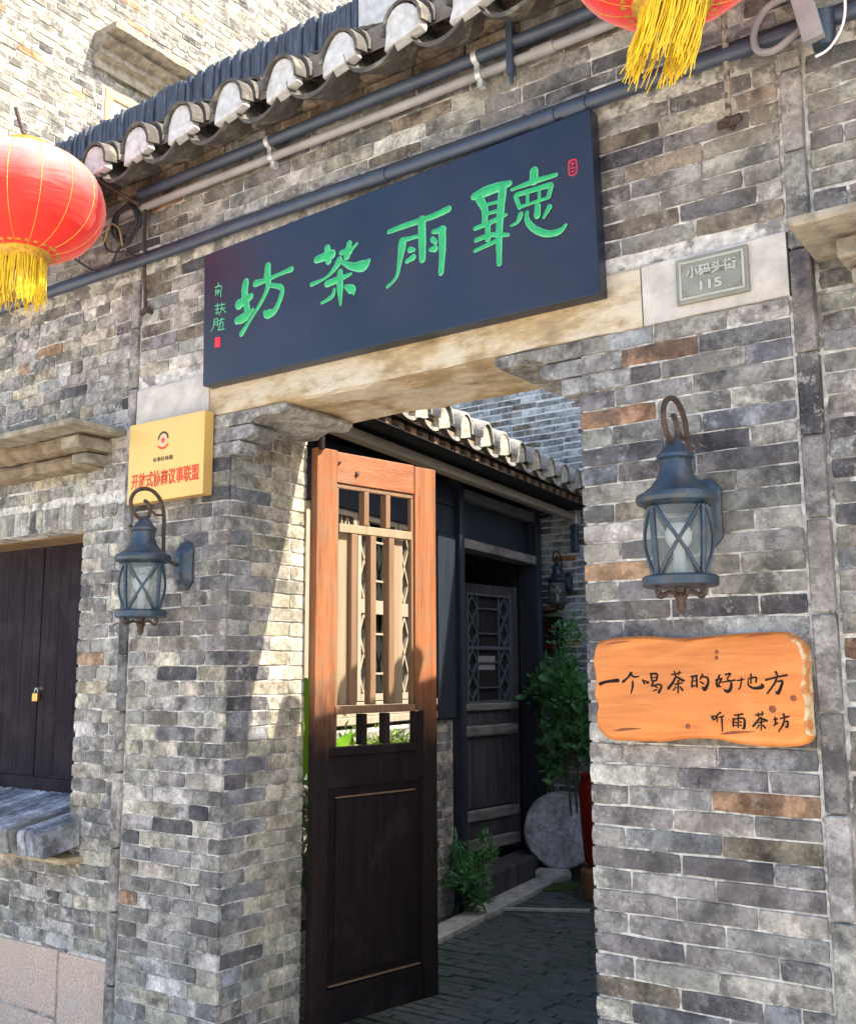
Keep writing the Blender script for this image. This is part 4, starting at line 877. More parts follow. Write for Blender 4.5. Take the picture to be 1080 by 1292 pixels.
def seal(x0, x1, z0, z1, solid):
    b = MB(); w = (x1 - x0)
    if solid: b.ext(FAC, [(BX + x0, BZ + z0), (BX + x1, BZ + z0 - 0.003), (BX + x1, BZ + z1), (BX + x0, BZ + z1 + 0.006)], BO, BO + 0.002)
    else:
        for st in ([(x0, z1, 0.005), (x1, z1, 0.005), (x1, z0, 0.005), (x0, z0, 0.005), (x0, z1, 0.005)], [(x0 + w * .3, z1 - .008, .004), (x1 - w * .25, z1 - .012, .004)], [(x0 + w * .5, z1 - .006, .004), (x0 + w * .45, z0 + .02, .004)], [(x0 + w * .2, z0 + .022, .004), (x1 - w * .2, z0 + .02, .004)], [(x0 + w * .3, z0 + .01, .004), (x1 - w * .3, z0 + .008, .004)]): brush(b, st, BP, 0.0012, 1, 0.0005, n=2)
    b.build('seal', M['seal'], t)
seal(0.070, 0.102, 0.158, 0.198, True)
seal(1.758, 1.784, 0.438, 0.486, False)

# ================================================================ ORANGE WOODEN SIGN
t = thing('wooden_sign', 'orange wooden plank sign with wavy edges and black brush writing', 'sign', (-1.12, 2.96, 1.39))
OUT = [(0.009, 0.068), (0.022, 0.091), (0.055, 0.101), (0.168, 0.107), (0.26, 0.100), (0.334, 0.099), (0.411, 0.104), (0.5, 0.108), (0.581, 0.109), (0.616, 0.099), (0.643, 0.075), (0.652, 0.034), (0.650, -0.018), (0.651, -0.07), (0.649, -0.121), (0.65, -0.177), (0.627, -0.201), (0.58, -0.208), (0.534, -0.21), (0.445, -0.204), (0.384, -0.194), (0.308, -0.194), (0.222, -0.206), (0.17, -0.207), (0.121, -0.206), (0.058, -0.205), (0.02, -0.184), (0.007, -0.139), (0.016, -0.107), (0.004, -0.068), (0.011, -0.023), (0.002, 0.023)]
SX, SZ, SO = -1.45, 1.6, 0.07
b = MB(); SP = lambda x, z, o: FAC.P(SX + x, SO + o, SZ + z)
ol = [p for p in crom([(x, z, 0) for x, z in OUT + OUT[:1]], 3)][:-1]
rings = []
for ins, o, rag in ((0, -0.055, 0), (0, -0.018, 0.002), (0.005, -0.005, 0.004), (0.010, 0.0, 0.010)):
    ring = []
    for i, p in enumerate(ol):
        cx, cz = 0.326, -0.05
        dx, dz = p[0] - cx, p[1] - cz; q = ins + rag * max(0, noise.noise(Vector((i * 0.33, 2, 0)))) * 2.2
        fx = 1 - q / 0.326; fz = 1 - q / 0.155
        ring.append(b.bm.verts.new(SP(cx + dx * fx, cz + dz * fz, o)))
    rings.append(ring)
k = len(ol)
for a in range(3):
    b.mi = 1 if a == 2 else 0
    for i in range(k):
        f = b.face([rings[a][i], rings[a][(i + 1) % k], rings[a + 1][(i + 1) % k], rings[a + 1][i]])
        if f: f.material_index = 1 if (0.27 < i / k < 0.46) else 0
b.mi = 0
b.face(rings[-1][::-1]); b.face(rings[0])
b.build('plank', [M['sign_wood'], M['sign_edge']], t, smooth=True)
b = MB()
for i, st in enumerate(STROKES['w1']): brush(b, st, SP, 0.0012, 1.35, 0.0004 + i * 0.00003)
for i, st in enumerate(STROKES['w2']): brush(b, st, SP, 0.0012, 1.35, 0.0004 + i * 0.00003)
b.build('lettering', M['ink'], t, smooth=True)
for x, z, s in ((0.402, 0.055, 0.006), (0.401, 0.038, 0.006), (0.553, -0.105, 0.011), (0.306, -0.158, 0.008), (0.612, -0.075, 0.009)):
    b = MB(); b.lathe(SP(x, z, 0.0003), [(s, 0), (s * 0.8, 0.0004)], 10, (0, -1, 0)); b.build('knot', M['sign_knot'], t)
for (x, z, L, w) in ((0.05, 0.082, 0.09, 0.009), (0.30, 0.088, 0.10, 0.008), (0.48, 0.094, 0.09, 0.007), (0.07, -0.178, 0.09, 0.012), (0.40, -0.178, 0.10, 0.012)):
    b = MB(); brush(b, [(x, z, 0.001), (x + L * 0.4, z + 0.006, w * 0.7), (x + L, z + 0.010, 0.001)], SP, 0.0009, 1, 0.0002); b.build('gouge', M['sign_knot'], t, smooth=True)

# ================================================================ TEXT
def text(body, size, fr, u, z, out, ext, mt, name, parent, width=None, bold=0.0, height=None, shear=0.0):
    c = bpy.data.curves.new(name, 'FONT'); c.body = body; c.size = size; c.extrude = ext; c.offset = bold; c.align_x = 'LEFT'; c.resolution_u = 2
    o = bpy.data.objects.new(name, c); COL.objects.link(o); bpy.context.view_layer.update()
    me = bpy.data.meshes.new_from_object(o.evaluated_get(bpy.context.evaluated_depsgraph_get()))
    bpy.data.objects.remove(o); bpy.data.curves.remove(c)
    xs = [v.co.x for v in me.vertices]; ys = [v.co.y for v in me.vertices]
    x0, x1, y0, y1 = min(xs), max(xs), min(ys), max(ys)
    kx = (width / (x1 - x0)) if width else 1; ky = (height / (y1 - y0)) if height else kx
    off = ROOT[parent.name]
    for v in me.vertices: v.co = fr.P(u + (v.co.x - x0) * kx, out + v.co.z, z + (v.co.y - y0) * ky) - off
    me.materials.append(M[mt]); o = bpy.data.objects.new(name, me); COL.objects.link(o); o.parent = parent
    me.update()
    return o

# gold plaque
t = thing('gold_plaque', 'square brushed gold plaque with red printed characters and a small emblem', 'plaque', (-3.46, 2.97, 2.34))
GX0, GX1, GZ0, GZ1 = -3.700, -3.214, 2.345, 2.706; GO = 0.07
b = MB(); b.fbox(FAC, GX0, GX1, 0.018, GO, GZ0, GZ1); b.build('plate', M['gold'], t, bevel=0.004, seg=2)
text('开放式协商议事联盟', 0.05, FAC, GX0 + 0.026, GZ0 + 0.062, GO + 0.001, 0.0006, 'print_red', 'lettering', t, width=0.435, height=0.072, bold=0.0009)
text('有事好商量', 0.03, FAC, GX0 + 0.165, GZ0 + 0.172, GO + 0.001, 0.0004, 'print_dark', 'small_lettering', t, width=0.13, height=0.020)
ex, ez = GX0 + 0.228, GZ0 + 0.262
def disc(name, c, r_, mt, lift, n=20, sq=1.0):
    b = MB(); b.ext(FAC, [(c[0] + r_ * math.cos(2 * math.pi * i / n), c[1] + sq * r_ * math.sin(2 * math.pi * i / n)) for i in range(n)], GO, GO + lift); return b.build(name, M[mt], t)
disc('emblem_disc', (ex, ez), 0.027, 'print_pale', 0.0008)
b = MB(); brush(b, [(ex + 0.031 * math.cos(a), ez + 0.006 + 0.031 * math.sin(a), 0.009) for a in [math.pi * (0.05 + 0.9 * i / 8) for i in range(9)]], lambda x, z, o: FAC.P(x, GO + o, z), 0.001, 1, 0.001); b.build('emblem_gear', M['print_dark'], t)
b = MB()
pts = []
for i in range(10):
    a = math.pi / 2 + i * math.pi / 5; q = 0.018 if i % 2 == 0 else 0.008; pts.append((ex + q * math.cos(a), ez + 0.002 + q * math.sin(a)))
b.ext(FAC, pts, GO + 0.0008, GO + 0.0018); b.build('emblem_star', M['print_red'], t)
b = MB(); brush(b, [(ex - 0.032, ez - 0.022, 0.008), (ex - 0.012, ez - 0.032, 0.010), (ex + 0.012, ez - 0.032, 0.010), (ex + 0.032, ez - 0.020, 0.008)], lambda x, z, o: FAC.P(x, GO + o, z), 0.001, 1, 0.001); b.build('emblem_ribbon', M['print_red'], t)

# house number plate
t = thing('number_plate', 'small cast metal street number plate with raised border on the pale stone', 'plate', (-1.03, 2.98, 2.73))
NX0, NX1, NZ0, NZ1 = -1.140, -0.911, 2.732, 2.880; NO = 0.022
b = MB(); b.fbox(FAC, NX0, NX1, 0.004, NO, NZ0, NZ1); b.build('plate', M['pewter'], t, bevel=0.005, seg=2)
b = MB(); i1, i2 = 0.012, 0.019
for ua, ub, za, zb_ in ((NX0 + i1, NX1 - i1, NZ0 + i1, NZ0 + i2), (NX0 + i1, NX1 - i1, NZ1 - i2, NZ1 - i1), (NX0 + i1, NX0 + i2, NZ0 + i2, NZ1 - i2), (NX1 - i2, NX1 - i1, NZ0 + i2, NZ1 - i2)): b.fbox(FAC, ua, ub, NO - 0.001, NO + 0.0035, za, zb_)
b.build('raised_border', M['pewter_hi'], t, bevel=0.0012)
for sx in (0, 1):
    for sz in (0, 1):
        cx = NX0 + 0.022 if not sx else NX1 - 0.022; cz = NZ0 + 0.022 if not sz else NZ1 - 0.022
        b = MB(); dx = 1 if not sx else -1; dz = 1 if not sz else -1
        brush(b, [(cx, cz + dz * 0.02, 0.003), (cx + dx * 0.008, cz + dz * 0.01, 0.005), (cx + dx * 0.001, cz + dz * 0.001, 0.006), (cx + dx * 0.012, cz + dz * 0.006, 0.005), (cx + dx * 0.022, cz, 0.003)], lambda x, z, o: FAC.P(x, NO + o, z), 0.003, 1, 0.0005); b.build('corner_scroll', M['pewter'], t, smooth=True)
text('小码头街', 0.04, FAC, NX0 + 0.036, NZ0 + 0.078, NO + 0.002, 0.0025, 'pewter_hi', 'lettering', t, width=0.158, height=0.038, bold=0.0012)
text('115', 0.04, FAC, NX0 + 0.078, NZ0 + 0.032, NO + 0.002, 0.0025, 'pewter_hi', 'number', t, width=0.07, height=0.030, bold=0.0012)

# ================================================================ WALL LAMPS
def lamp(label, X, zt, rot, k=1.0, fr=FAC, axis_out=0.235, bulb=True):
    """lantern hanging from a scrolled arm; zt = height of the roof rim, rot = where its front panel looks"""
    t = thing('wall_lamp', label, 'lamp', fr.P(X, 0.02, zt - 0.3 * k), 'blue carriage lamps on the walls')
    c = fr.P(X, axis_out, zt)
    def L(prof, name, mt, n=28): b = MB(); b.lathe(c, [(r_ * k, z * k) for r_, z in prof], n); return b.build(name, M[mt], t, smooth=True)
    L([(0.001, 0.160), (0.014, 0.158), (0.03, 0.138), (0.044, 0.118), (0.052, 0.112), (0.053, 0.102), (0.045, 0.096), (0.046, 0.07), (0.055, 0.045), (0.074, 0.02), (0.098, 0.002), (0.112, -0.004), (0.117, -0.016), (0.113, -0.028), (0.10, -0.034), (0.088, -0.042)], 'roof', 'blue_metal')
    zb = -0.235
    def gr(z):
        f = (z - zb) / (-0.042 - zb); return 0.082 + 0.003 * math.sin(math.pi * f) + 0.011 * f
    L([(gr(-0.042 + (zb + 0.042) * i / 10), -0.042 + (zb + 0.042) * i / 10) for i in range(11)], 'glass', 'glass')
    L([(0.075, zb + 0.004), (0.098, zb + 0.002), (0.106, zb - 0.004), (0.106, zb - 0.026), (0.098, zb - 0.03), (0.02, zb - 0.032)], 'base_ring', 'blue_metal')
    L([(0.02, zb - 0.028), (0.014, zb - 0.045), (0.020, zb - 0.055), (0.012, zb - 0.07), (0.013, zb - 0.088), (0.001, zb - 0.104)], 'finial', 'rust', 14)
    for q in range(4):
        a = rot + math.pi / 4 + q * math.pi / 2
        dr = lambda a_: Vector((math.cos(a_), math.sin(a_), 0))
        pts = [c + (dr(a) * (gr(z) + 0.004) + Vector((0, 0, z))) * k for z in [-0.042 + (zb + 0.042) * i / 8 for i in range(9)]]
        b = MB(); b.tube(pts, 0.0075 * k, 6); b.build('cage_bar', M['blue_metal'], t, smooth=True)
        for sgn in (1, -1):
            p2 = []
            for i in range(9):
                f = i / 8; z = -0.042 + (zb + 0.042) * f; a_ = rot + q * math.pi / 2 + sgn * (f - 0.5) * math.pi / 2 * 0.86
                p2.append(c + (dr(a_) * (gr(z) + 0.003) + Vector((0, 0, z))) * k)
            b = MB(); b.tube(p2, 0.0052 * k, 6); b.build('cross_bar', M['blue_metal'], t, smooth=True)
        a = rot + math.pi / 4 + q * math.pi / 2
        p3 = [c + (dr(a) * r_ + Vector((0, 0, z))) * k for r_, z in ((0.015, zb - 0.05), (0.045, zb - 0.043), (0.075, zb - 0.055), (0.092, zb - 0.05), (0.094, zb - 0.034), (0.082, zb - 0.033), (0.080, zb - 0.043))]
        b = MB(); b.tube([Vector(p) for p in crom(p3, 4)], 0.004 * k, 6); b.build('foot_scroll', M['rust'], t, smooth=True)
    b = MB(); b.lathe(c, [(0.001, zb * k), (0.018 * k, zb * k), (0.016 * k, (zb + 0.07) * k), (0.02 * k, (zb + 0.075) * k), (0.036 * k, (zb + 0.10) * k), (0.038 * k, (zb + 0.125) * k), (0.024 * k, (zb + 0.15) * k), (0.001, (zb + 0.158) * k)], 16); b.build('bulb', M['bulb'], t, smooth=True)
    P = lambda o, z: fr.P(X, axis_out - o * k, zt + z * k)
    # arm: out of the plate, up, over and curling down to the cap
    arm = [(0.19, -0.03), (0.15, -0.02), (0.112, 0.0), (0.105, 0.08), (0.103, 0.17), (0.085, 0.235), (0.045, 0.272), (0.0, 0.280), (-0.05, 0.262), (-0.075, 0.22), (-0.062, 0.175), (-0.03, 0.152), (0.0, 0.150), (0.022, 0.168), (0.025, 0.195), (0.010, 0.222), (-0.004, 0.228)]
    b = MB(); b.tube([Vector(p) for p in crom([P(o, z) for o, z in arm], 4)], 0.0085 * k, 8); b.build('scroll_arm', M['rust'], t, smooth=True)
    b = MB(); b.tube([P(0.018, 0.2), P(0.06, 0.175), P(0.104, 0.18)], 0.005 * k, 6); b.tube([P(0, 0.15), P(0, 0.162)], 0.012 * k, 8); b.build('arm_brace', M['rust'], t, smooth=True)
    b = MB(); w = 0.052 * k; hh = 0.105 * k; ch = 0.03 * k
    base = [(-w + ch, -hh), (w - ch, -hh), (w, -hh + ch), (w, hh - ch), (w - ch, hh), (-w + ch, hh), (-w, hh - ch), (-w, -hh + ch)]
    pr = [(1.0, 0.006), (1.0, 0.018), (0.78, 0.03), (0.6, 0.048), (0.35, 0.056)]
    rg = [[b.bm.verts.new(fr.P(X + x * s, o, zt - 0.03 * k + z * s)) for x, z in base] for s, o in pr]
    for i in range(len(rg) - 1):
        for j in range(8): b.face([rg[i][j], rg[i][(j + 1) % 8], rg[i + 1][(j + 1) % 8], rg[i + 1][j]])
    b.face(rg[-1]); b.face(rg[0][::-1]); b.build('wall_plate', M['blue_metal'], t, bevel=0.002)
    return t
lamp('blue metal wall lamp directly above the orange sign, nearest of the lamps', -1.083, 2.098, math.atan2(-2.75, 1.08) , 1.0)
lamp('blue metal wall lamp hanging just below the gold plaque', -3.375, 2.085, math.atan2(-2.75, 3.375), 0.98)

# ================================================================ RED LANTERNS
def red_lantern(label, c, R, Hh, swing=(0.0, 0.0), seed=1, fl=1.0):
    c = Vector(c); t = thing('red_lantern', label, 'lantern', (c.x, c.y, c.z - Hh / 2), 'red festival lanterns over the gate')
    G = 16; sub = 4; NR = 16; b = MB(); rings = []
    for i in range(NR + 1):
        ph = -0.5 * math.pi * 0.86 + math.pi * 0.86 * i / NR
        ring = []
        for j in range(G * sub):
            a = 2 * math.pi * j / (G * sub); f = (j % sub) / sub
            bulge = 1 + 0.016 * math.sin(math.pi * f)
            ring.append(b.bm.verts.new(c + Vector((R * math.cos(ph) ** 0.82 * math.cos(a) * bulge, R * math.cos(ph) ** 0.82 * math.sin(a) * bulge, Hh / 2 * math.sin(ph) / math.sin(0.43 * math.pi)))))
        rings.append(ring)
    for i in range(NR):
        for j in range(G * sub): b.face([rings[i][j], rings[i][(j + 1) % (G * sub)], rings[i + 1][(j + 1) % (G * sub)], rings[i + 1][j]])
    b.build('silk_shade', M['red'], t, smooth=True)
    for g in range(G):
        a = 2 * math.pi * g / G; b = MB(); pts = []
        for i in range(NR + 1):
            ph = -0.5 * math.pi * 0.86 + math.pi * 0.86 * i / NR
            pts.append(c + Vector((R * 1.004 * math.cos(ph) ** 0.82 * math.cos(a), R * 1.004 * math.cos(ph) ** 0.82 * math.sin(a), Hh / 2 * math.sin(ph) / math.sin(0.43 * math.pi))))
        b.tube(pts, 0.0016, 5); b.build('rib', M['goldtrim'], t, smooth=True)
    rc = R * math.cos(0.43 * math.pi) ** 0.82
    for s, nm in ((-1, 'bottom_collar'), (1, 'top_collar')):
        b = MB(); z = s * Hh / 2
        b.lathe(c, [(rc * 1.25, z - s * 0.012), (rc * 1.3, z), (rc * 1.08, z + s * 0.012), (rc * 1.12, z + s * 0.03), (rc * 0.9, z + s * 0.04), (rc * 0.85, z - s * 0.01)], 28); b.build(nm, M['goldtrim'], t, smooth=True)
    # fringe
    rr = random.Random(seed); b = MB(); z0 = c.z - Hh / 2 - 0.03
    for i in range(230):
        a = rr.uniform(0, 2 * math.pi); q = rc * rr.uniform(0.75, 1.1); L = rr.uniform(0.15, 0.22) * fl
        cl = 0.012 * noise.noise(Vector((math.cos(a) * 4, math.sin(a) * 4, seed)))
        p0 = Vector((c.x + q * math.cos(a), c.y + q * math.sin(a), z0)); pts = [p0]
        for s in (0.35, 0.7, 1.0):
            pts.append(p0 + Vector((swing[0] * s ** 1.2 * L + cl * s * 3 + rr.uniform(-1, 1) * 0.008 * s, swing[1] * s ** 1.2 * L + rr.uniform(-1, 1) * 0.012 * s, -L * s)))
        b.tube(pts, [0.0022, 0.002, 0.0019, 0.0015], 4)
    b.build('fringe', M['yellow'], t, smooth=True, kind='stuff')
    b = MB()
    for i in range(26):
        a = 2 * math.pi * i / 26 + 0.05 * rr.random(); p = c + Vector((rc * 1.5 * math.cos(a), rc * 1.5 * math.sin(a), -Hh / 2 + 0.012))
        b.lathe(p, [(0.001, -0.004), (0.014, 0), (0.012, 0.006), (0.001, 0.009)], 7)
    b.build('gold_rosettes', M['goldtrim'], t, smooth=True)
    return t
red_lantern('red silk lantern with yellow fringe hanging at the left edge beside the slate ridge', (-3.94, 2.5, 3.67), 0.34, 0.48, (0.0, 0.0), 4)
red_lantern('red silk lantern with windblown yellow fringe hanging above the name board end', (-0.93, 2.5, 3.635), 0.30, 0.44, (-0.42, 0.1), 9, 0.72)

def rod(pts, r_, name, mt, parent, n=4): b = MB(); b.tube([Vector(p) for p in crom([Vector(p) for p in pts], n)], r_, 8); return b.build(name, M[mt], parent, smooth=True)
t = thing('lantern_bracket', 'dark iron arm and hanging rod holding the lantern by the slate ridge', 'bracket', (-3.68, 2.97, 3.24), 'iron brackets of the red lanterns')
rod([(-3.68, 2.99, 3.745), (-3.74, 2.85, 3.80), (-3.83, 2.68, 3.89), (-3.94, 2.5, 3.985), (-3.955, 2.47, 4.03), (-3.96, 2.44, 4.11)], 0.009, 'arm', 'rust', t)
rod([(-3.94, 2.5, 3.985), (-3.94, 2.5, 3.90)], 0.004, 'hook', 'rust', t)
rod([(-3.682, 2.955, 3.76), (-3.675, 2.95, 3.6), (-3.668, 2.955, 3.4), (-3.662, 2.96, 3.25)], 0.008, 'stay_rod', 'rust', t)
b = MB(); b.tube([FAC.P(-3.70, 0.03, 3.245), FAC.P(-3.63, 0.05, 3.25)], 0.012, 8); b.tube([FAC.P(-3.662, -0.01, 3.25), FAC.P(-3.662, 0.05, 3.25)], 0.010, 8); b.build('wall_bolt', M['rust'], t, smooth=True)
t = thing('lantern_bracket', 'iron arm and speckled stay rod of the lantern above the name board end', 'bracket', (-0.94, 2.97, 3.29), 'iron brackets of the red lanterns')
rod([(-0.94, 2.99, 3.80), (-0.94, 2.8, 3.86), (-0.938, 2.5, 4.0)], 0.009, 'arm', 'rust', t)
rod([(-0.937, 2.5, 4.0), (-0.937, 2.5, 3.92)], 0.004, 'hook', 'rust', t)
M['rod_paint'] = plain('speckled_rod', (0.3, 0.26, 0.2), 0.7, var=0.2, scale=30, bump=0.3, patch=(0.06, 0.045, 0.035), pscale=35, pth=(0.48, 0.55), pamt=0.95)
rod([(-0.938, 2.955, 3.80), (-0.935, 2.95, 3.6), (-0.937, 2.955, 3.4), (-0.94, 2.96, 3.28)], 0.010, 'stay_rod', 'rod_paint', t)
b = MB(); b.tube([FAC.P(-0.975, 0.03, 3.28), FAC.P(-0.90, 0.05, 3.275)], 0.013, 8); b.tube([FAC.P(-0.94, -0.01, 3.28), FAC.P(-0.94, 0.055, 3.28)], 0.013, 8); b.build('wall_bolt', M['rust'], t, smooth=True, jitter=0.004, jscale=40)
# cables around the left bracket
t = thing('cable_coil', 'coil of black cable hung where the lantern arm meets the wall', 'cable', (-3.8, 2.93, 3.6))
for q in range(5):
    cx, cz, r_ = -3.80 + 0.006 * q, 3.705 - 0.006 * q, 0.085 + 0.006 * (q % 3)
    b = MB(); b.tube([FAC.P(cx + r_ * 0.95 * math.cos(a), 0.07 + 0.012 * math.sin(a * 2 + q), cz + r_ * math.sin(a)) for a in [2 * math.pi * i / 24 for i in range(25)]], 0.0055, 6, False); b.build('cable_loop', M['cable'], t, smooth=True)
rod([FAC.P(-3.68, 0.05, 3.74), FAC.P(-3.67, 0.06, 3.6), FAC.P(-3.665, 0.05, 3.5)], 0.005, 'hanging_end', 'cable', t)
t = thing('loose_cable', 'thin black cable drooping from behind the red lantern to the lower conduit', 'cable', (-3.9, 2.93, 3.4))
rod([FAC.P(-4.25, 0.04, 3.66), FAC.P(-4.05, 0.05, 3.53), FAC.P(-3.93, 0.06, 3.50), FAC.P(-3.87, 0.05, 3.58), FAC.P(-3.83, 0.04, 3.66), ], 0.006, 'cable', 'cable', t)
rod([FAC.P(-3.97, 0.05, 3.66), FAC.P(-3.93, 0.06, 3.60), FAC.P(-3.86, 0.05, 3.575), FAC.P(-3.78, 0.05, 3.55), FAC.P(-3.70, 0.04, 3.49)], 0.006, 'cable', 'cable', t)
t = thing('tan_cable', 'tan cable running down the lantern arm and curling beside the coil', 'cable', (-3.9, 2.8, 3.5))
rod([(-3.93, 2.53, 3.97), (-3.88, 2.62, 3.925), (-3.86, 2.72, 3.88), (-3.88, 2.8, 3.83), (-3.90, 2.86, 3.76), (-3.92, 2.88, 3.68), (-3.95, 2.88, 3.66), (-3.99, 2.88, 3.70), (-4.0, 2.9, 3.74)], 0.0075, 'cable', 'cable_y', t)
rod([(-3.93, 2.88, 3.68), (-3.91, 2.9, 3.62), (-3.87, 2.9, 3.70), (-3.80, 2.9, 3.66), (-3.77, 2.9, 3.57)], 0.004, 'thin_cable', 'cable_y', t)
# bracket at the top right corner
t = thing('camera_arm', 'grey metal bracket arm with looped grey cable at the top corner', 'bracket', (-0.62, 2.9, 3.4))
ca = MB(); ca.bar(FAC.P(-0.70, 0.14, 3.66), FAC.P(-0.655, 0.12, 3.40), 0.06, 0.035, (0, -1, 0.2)); ca.build('arm_bar', M['conduit_grey'], t, bevel=0.006, seg=2)
ca = MB(); ca.tube([FAC.P(-0.67, -0.01, 3.63), FAC.P(-0.70, 0.14, 3.64)], 0.028, 12); ca.lathe(FAC.P(-0.64, 0.075, 3.44), [(0.001, -0.05), (0.03, -0.045), (0.036, 0), (0.034, 0.06), (0.02, 0.07)], 14); ca.build('mount', M['blue_metal'], t, smooth=True)
rod([FAC.P(-0.72, 0.1, 3.58), FAC.P(-0.79, 0.09, 3.575), FAC.P(-0.835, 0.08, 3.52), FAC.P(-0.83, 0.08, 3.455), FAC.P(-0.78, 0.09, 3.43), FAC.P(-0.73, 0.09, 3.45), FAC.P(-0.69, 0.08, 3.48)], 0.011, 'cable_loop', 'conduit_grey', t)
rod([FAC.P(-0.60, 0.1, 3.60), FAC.P(-0.57, 0.1, 3.52), FAC.P(-0.58, 0.09, 3.44), FAC.P(-0.62, 0.09, 3.38), FAC.P(-0.66, 0.1, 3.36)], 0.004, 'thin_cable', 'bulb', t)
rod([FAC.P(-0.98, 0.06, 3.72), FAC.P(-0.85, 0.08, 3.66), FAC.P(-0.72, 0.1, 3.63)], 0.010, 'thick_cable', 'conduit_grey', t)

# ================================================================ DOOR LEAF (opened inwards)
DL = Fr((-3.068, 3.485, 0), (math.sin(rad(11.4)), math.cos(rad(11.4)), 0))   # out = towards the doorway
t = thing('door_leaf', 'tall wooden gate leaf standing open, sunlit orange above and dark panel below', 'door', (-3.0, 3.85, 0.1))
LW_, ZB, ZT = 0.745, 0.105, 2.625
def lb(name, mt, *boxes, bev=0.004, o=(-0.045, 0.0)):
    b = MB()
    for (ua, ub, za, zb_) in boxes: b.fbox(DL, ua, ub, o[0], o[1], za, zb_)
    return b.build(name, M[mt], t, bevel=bev, seg=2)
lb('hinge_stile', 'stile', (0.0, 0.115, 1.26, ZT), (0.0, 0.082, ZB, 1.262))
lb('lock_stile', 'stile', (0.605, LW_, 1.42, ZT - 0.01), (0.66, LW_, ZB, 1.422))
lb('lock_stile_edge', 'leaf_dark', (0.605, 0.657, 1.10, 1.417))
lb('top_rail', 'leaf_rail', (0.118, 0.602, 2.475, ZT - 0.005), o=(-0.042, -0.003))
b = MB(); b.lathe((-3.058, 3.50, 0.03), [(0.016, 0), (0.016, 0.08)], 12); b.lathe((-3.058, 3.50, 2.615), [(0.016, 0), (0.016, 0.08)], 12)
b.build('pivot_pin', M['leaf_dark'], t, smooth=True, kind='stuff')
lb('inner_moulding', 'leaf_bar', (0.118, 0.602, 2.452, 2.470), (0.118, 0.133, 1.27, 2.45), (0.587, 0.602, 1.43, 2.45), o=(-0.035, -0.010), bev=0.003)
lb('transom_rail', 'pale_wood', (0.135, 0.585, 2.245, 2.285), o=(-0.045, -0.004))
for u in (0.285, 0.42): lb('transom_mullion', 'leaf_bar', (u, u + 0.028, 2.288, 2.45), o=(-0.05, -0.006))
for u in (0.21, 0.325, 0.44): lb('vertical_bar', 'leaf_bar', (u, u + 0.034, 1.455, 2.243), o=(-0.05, -0.006))
for u in (0.137, 0.478): lb('pale_board', 'pale_wood', (u, u + 0.07, 1.455, 2.243), o=(-0.045, -0.03))
lb('cross_rail', 'leaf_bar', (0.118, 0.602, 1.418, 1.452), o=(-0.05, 0.002))
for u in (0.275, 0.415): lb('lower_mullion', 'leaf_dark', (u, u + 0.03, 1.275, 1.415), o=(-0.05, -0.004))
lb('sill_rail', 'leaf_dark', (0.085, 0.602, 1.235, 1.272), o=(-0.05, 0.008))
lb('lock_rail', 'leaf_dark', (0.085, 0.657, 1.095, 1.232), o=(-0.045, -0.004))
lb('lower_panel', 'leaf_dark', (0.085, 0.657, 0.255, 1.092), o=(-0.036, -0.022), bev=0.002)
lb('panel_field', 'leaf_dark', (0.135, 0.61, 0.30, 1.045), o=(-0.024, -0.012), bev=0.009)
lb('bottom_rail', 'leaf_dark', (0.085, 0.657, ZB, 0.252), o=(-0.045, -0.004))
lb('panel_bead', 'leaf_bar', (0.135, 0.61, 1.05, 1.056), o=(-0.03, -0.008), bev=0.001)
lb('panel_bead', 'leaf_bar', (0.10, 0.64, 0.262, 0.267), o=(-0.03, -0.008), bev=0.001)
b = MB(); b.lathe(DL.P(0.235, 0.0, 2.53), [(0.012, -0.002), (0.010, 0.008), (0.001, 0.01)], 10, DL.N); b.build('nail_head', M['rust'], t, smooth=True)
b = MB(); b.lathe(DL.P(0.13, 0.0, 2.57), [(0.007, -0.002), (0.006, 0.006), (0.001, 0.007)], 10, DL.N); b.build('nail_head', M['rust'], t, smooth=True)
b = MB(); b.fbox(FAC, LX, RX, -0.44, -0.02, 0.0, 0.09)
tag(b.build('threshold', M['stone_grey'], None, bevel=0.01, jitter=0.006), 'worn grey stone threshold across the bottom of the gateway', 'threshold')

# ================================================================ COURTYARD HOUSE
TH_ = rad(-7.5)
HF = Fr((-4.237, 7.416, 0), (math.sin(TH_), math.cos(TH_), 0))
t = thing('courtyard_house', 'low courtyard house with pale lattice windows, dark timber doorway and tiled eaves', 'house', (-4.2, 6, 0))
CH = t
b = MB()
b.fbox(HF, -3.75, -1.36, -0.5, WB, 0, 1.28); b.build('wall_core', M['mortar'], t)
put_bricks(t, HF, lay(zrows(0.0, 1.27), PT, lambda z: [(-3.75, -1.40)], [[0.2, 0.25], [0.12, 0.24]], random.Random(5)), BH, PAL_V + [(2, WGREY), (2, BEIGE)], 81, limit=110)
def hb(name, mt, *bx, o=(-0.05, 0.0), bev=0.004, parent=None):
    b = MB()
    for (ua, ub, za, zb_) in bx: b.fbox(HF, ua, ub, o[0], o[1], za, zb_)
    return b.build(name, M[mt], parent or t, bevel=bev)
hb('sill_rail', 'lattice_wood', (-3.7, -1.62, 1.30, 1.345), (-3.7, -1.62, 1.385, 1.43), o=(-0.06, 0.02)); hb('sill_board', 'lattice_wood', (-3.7, -1.62, 1.345, 1.385), o=(-0.06, 0.0))
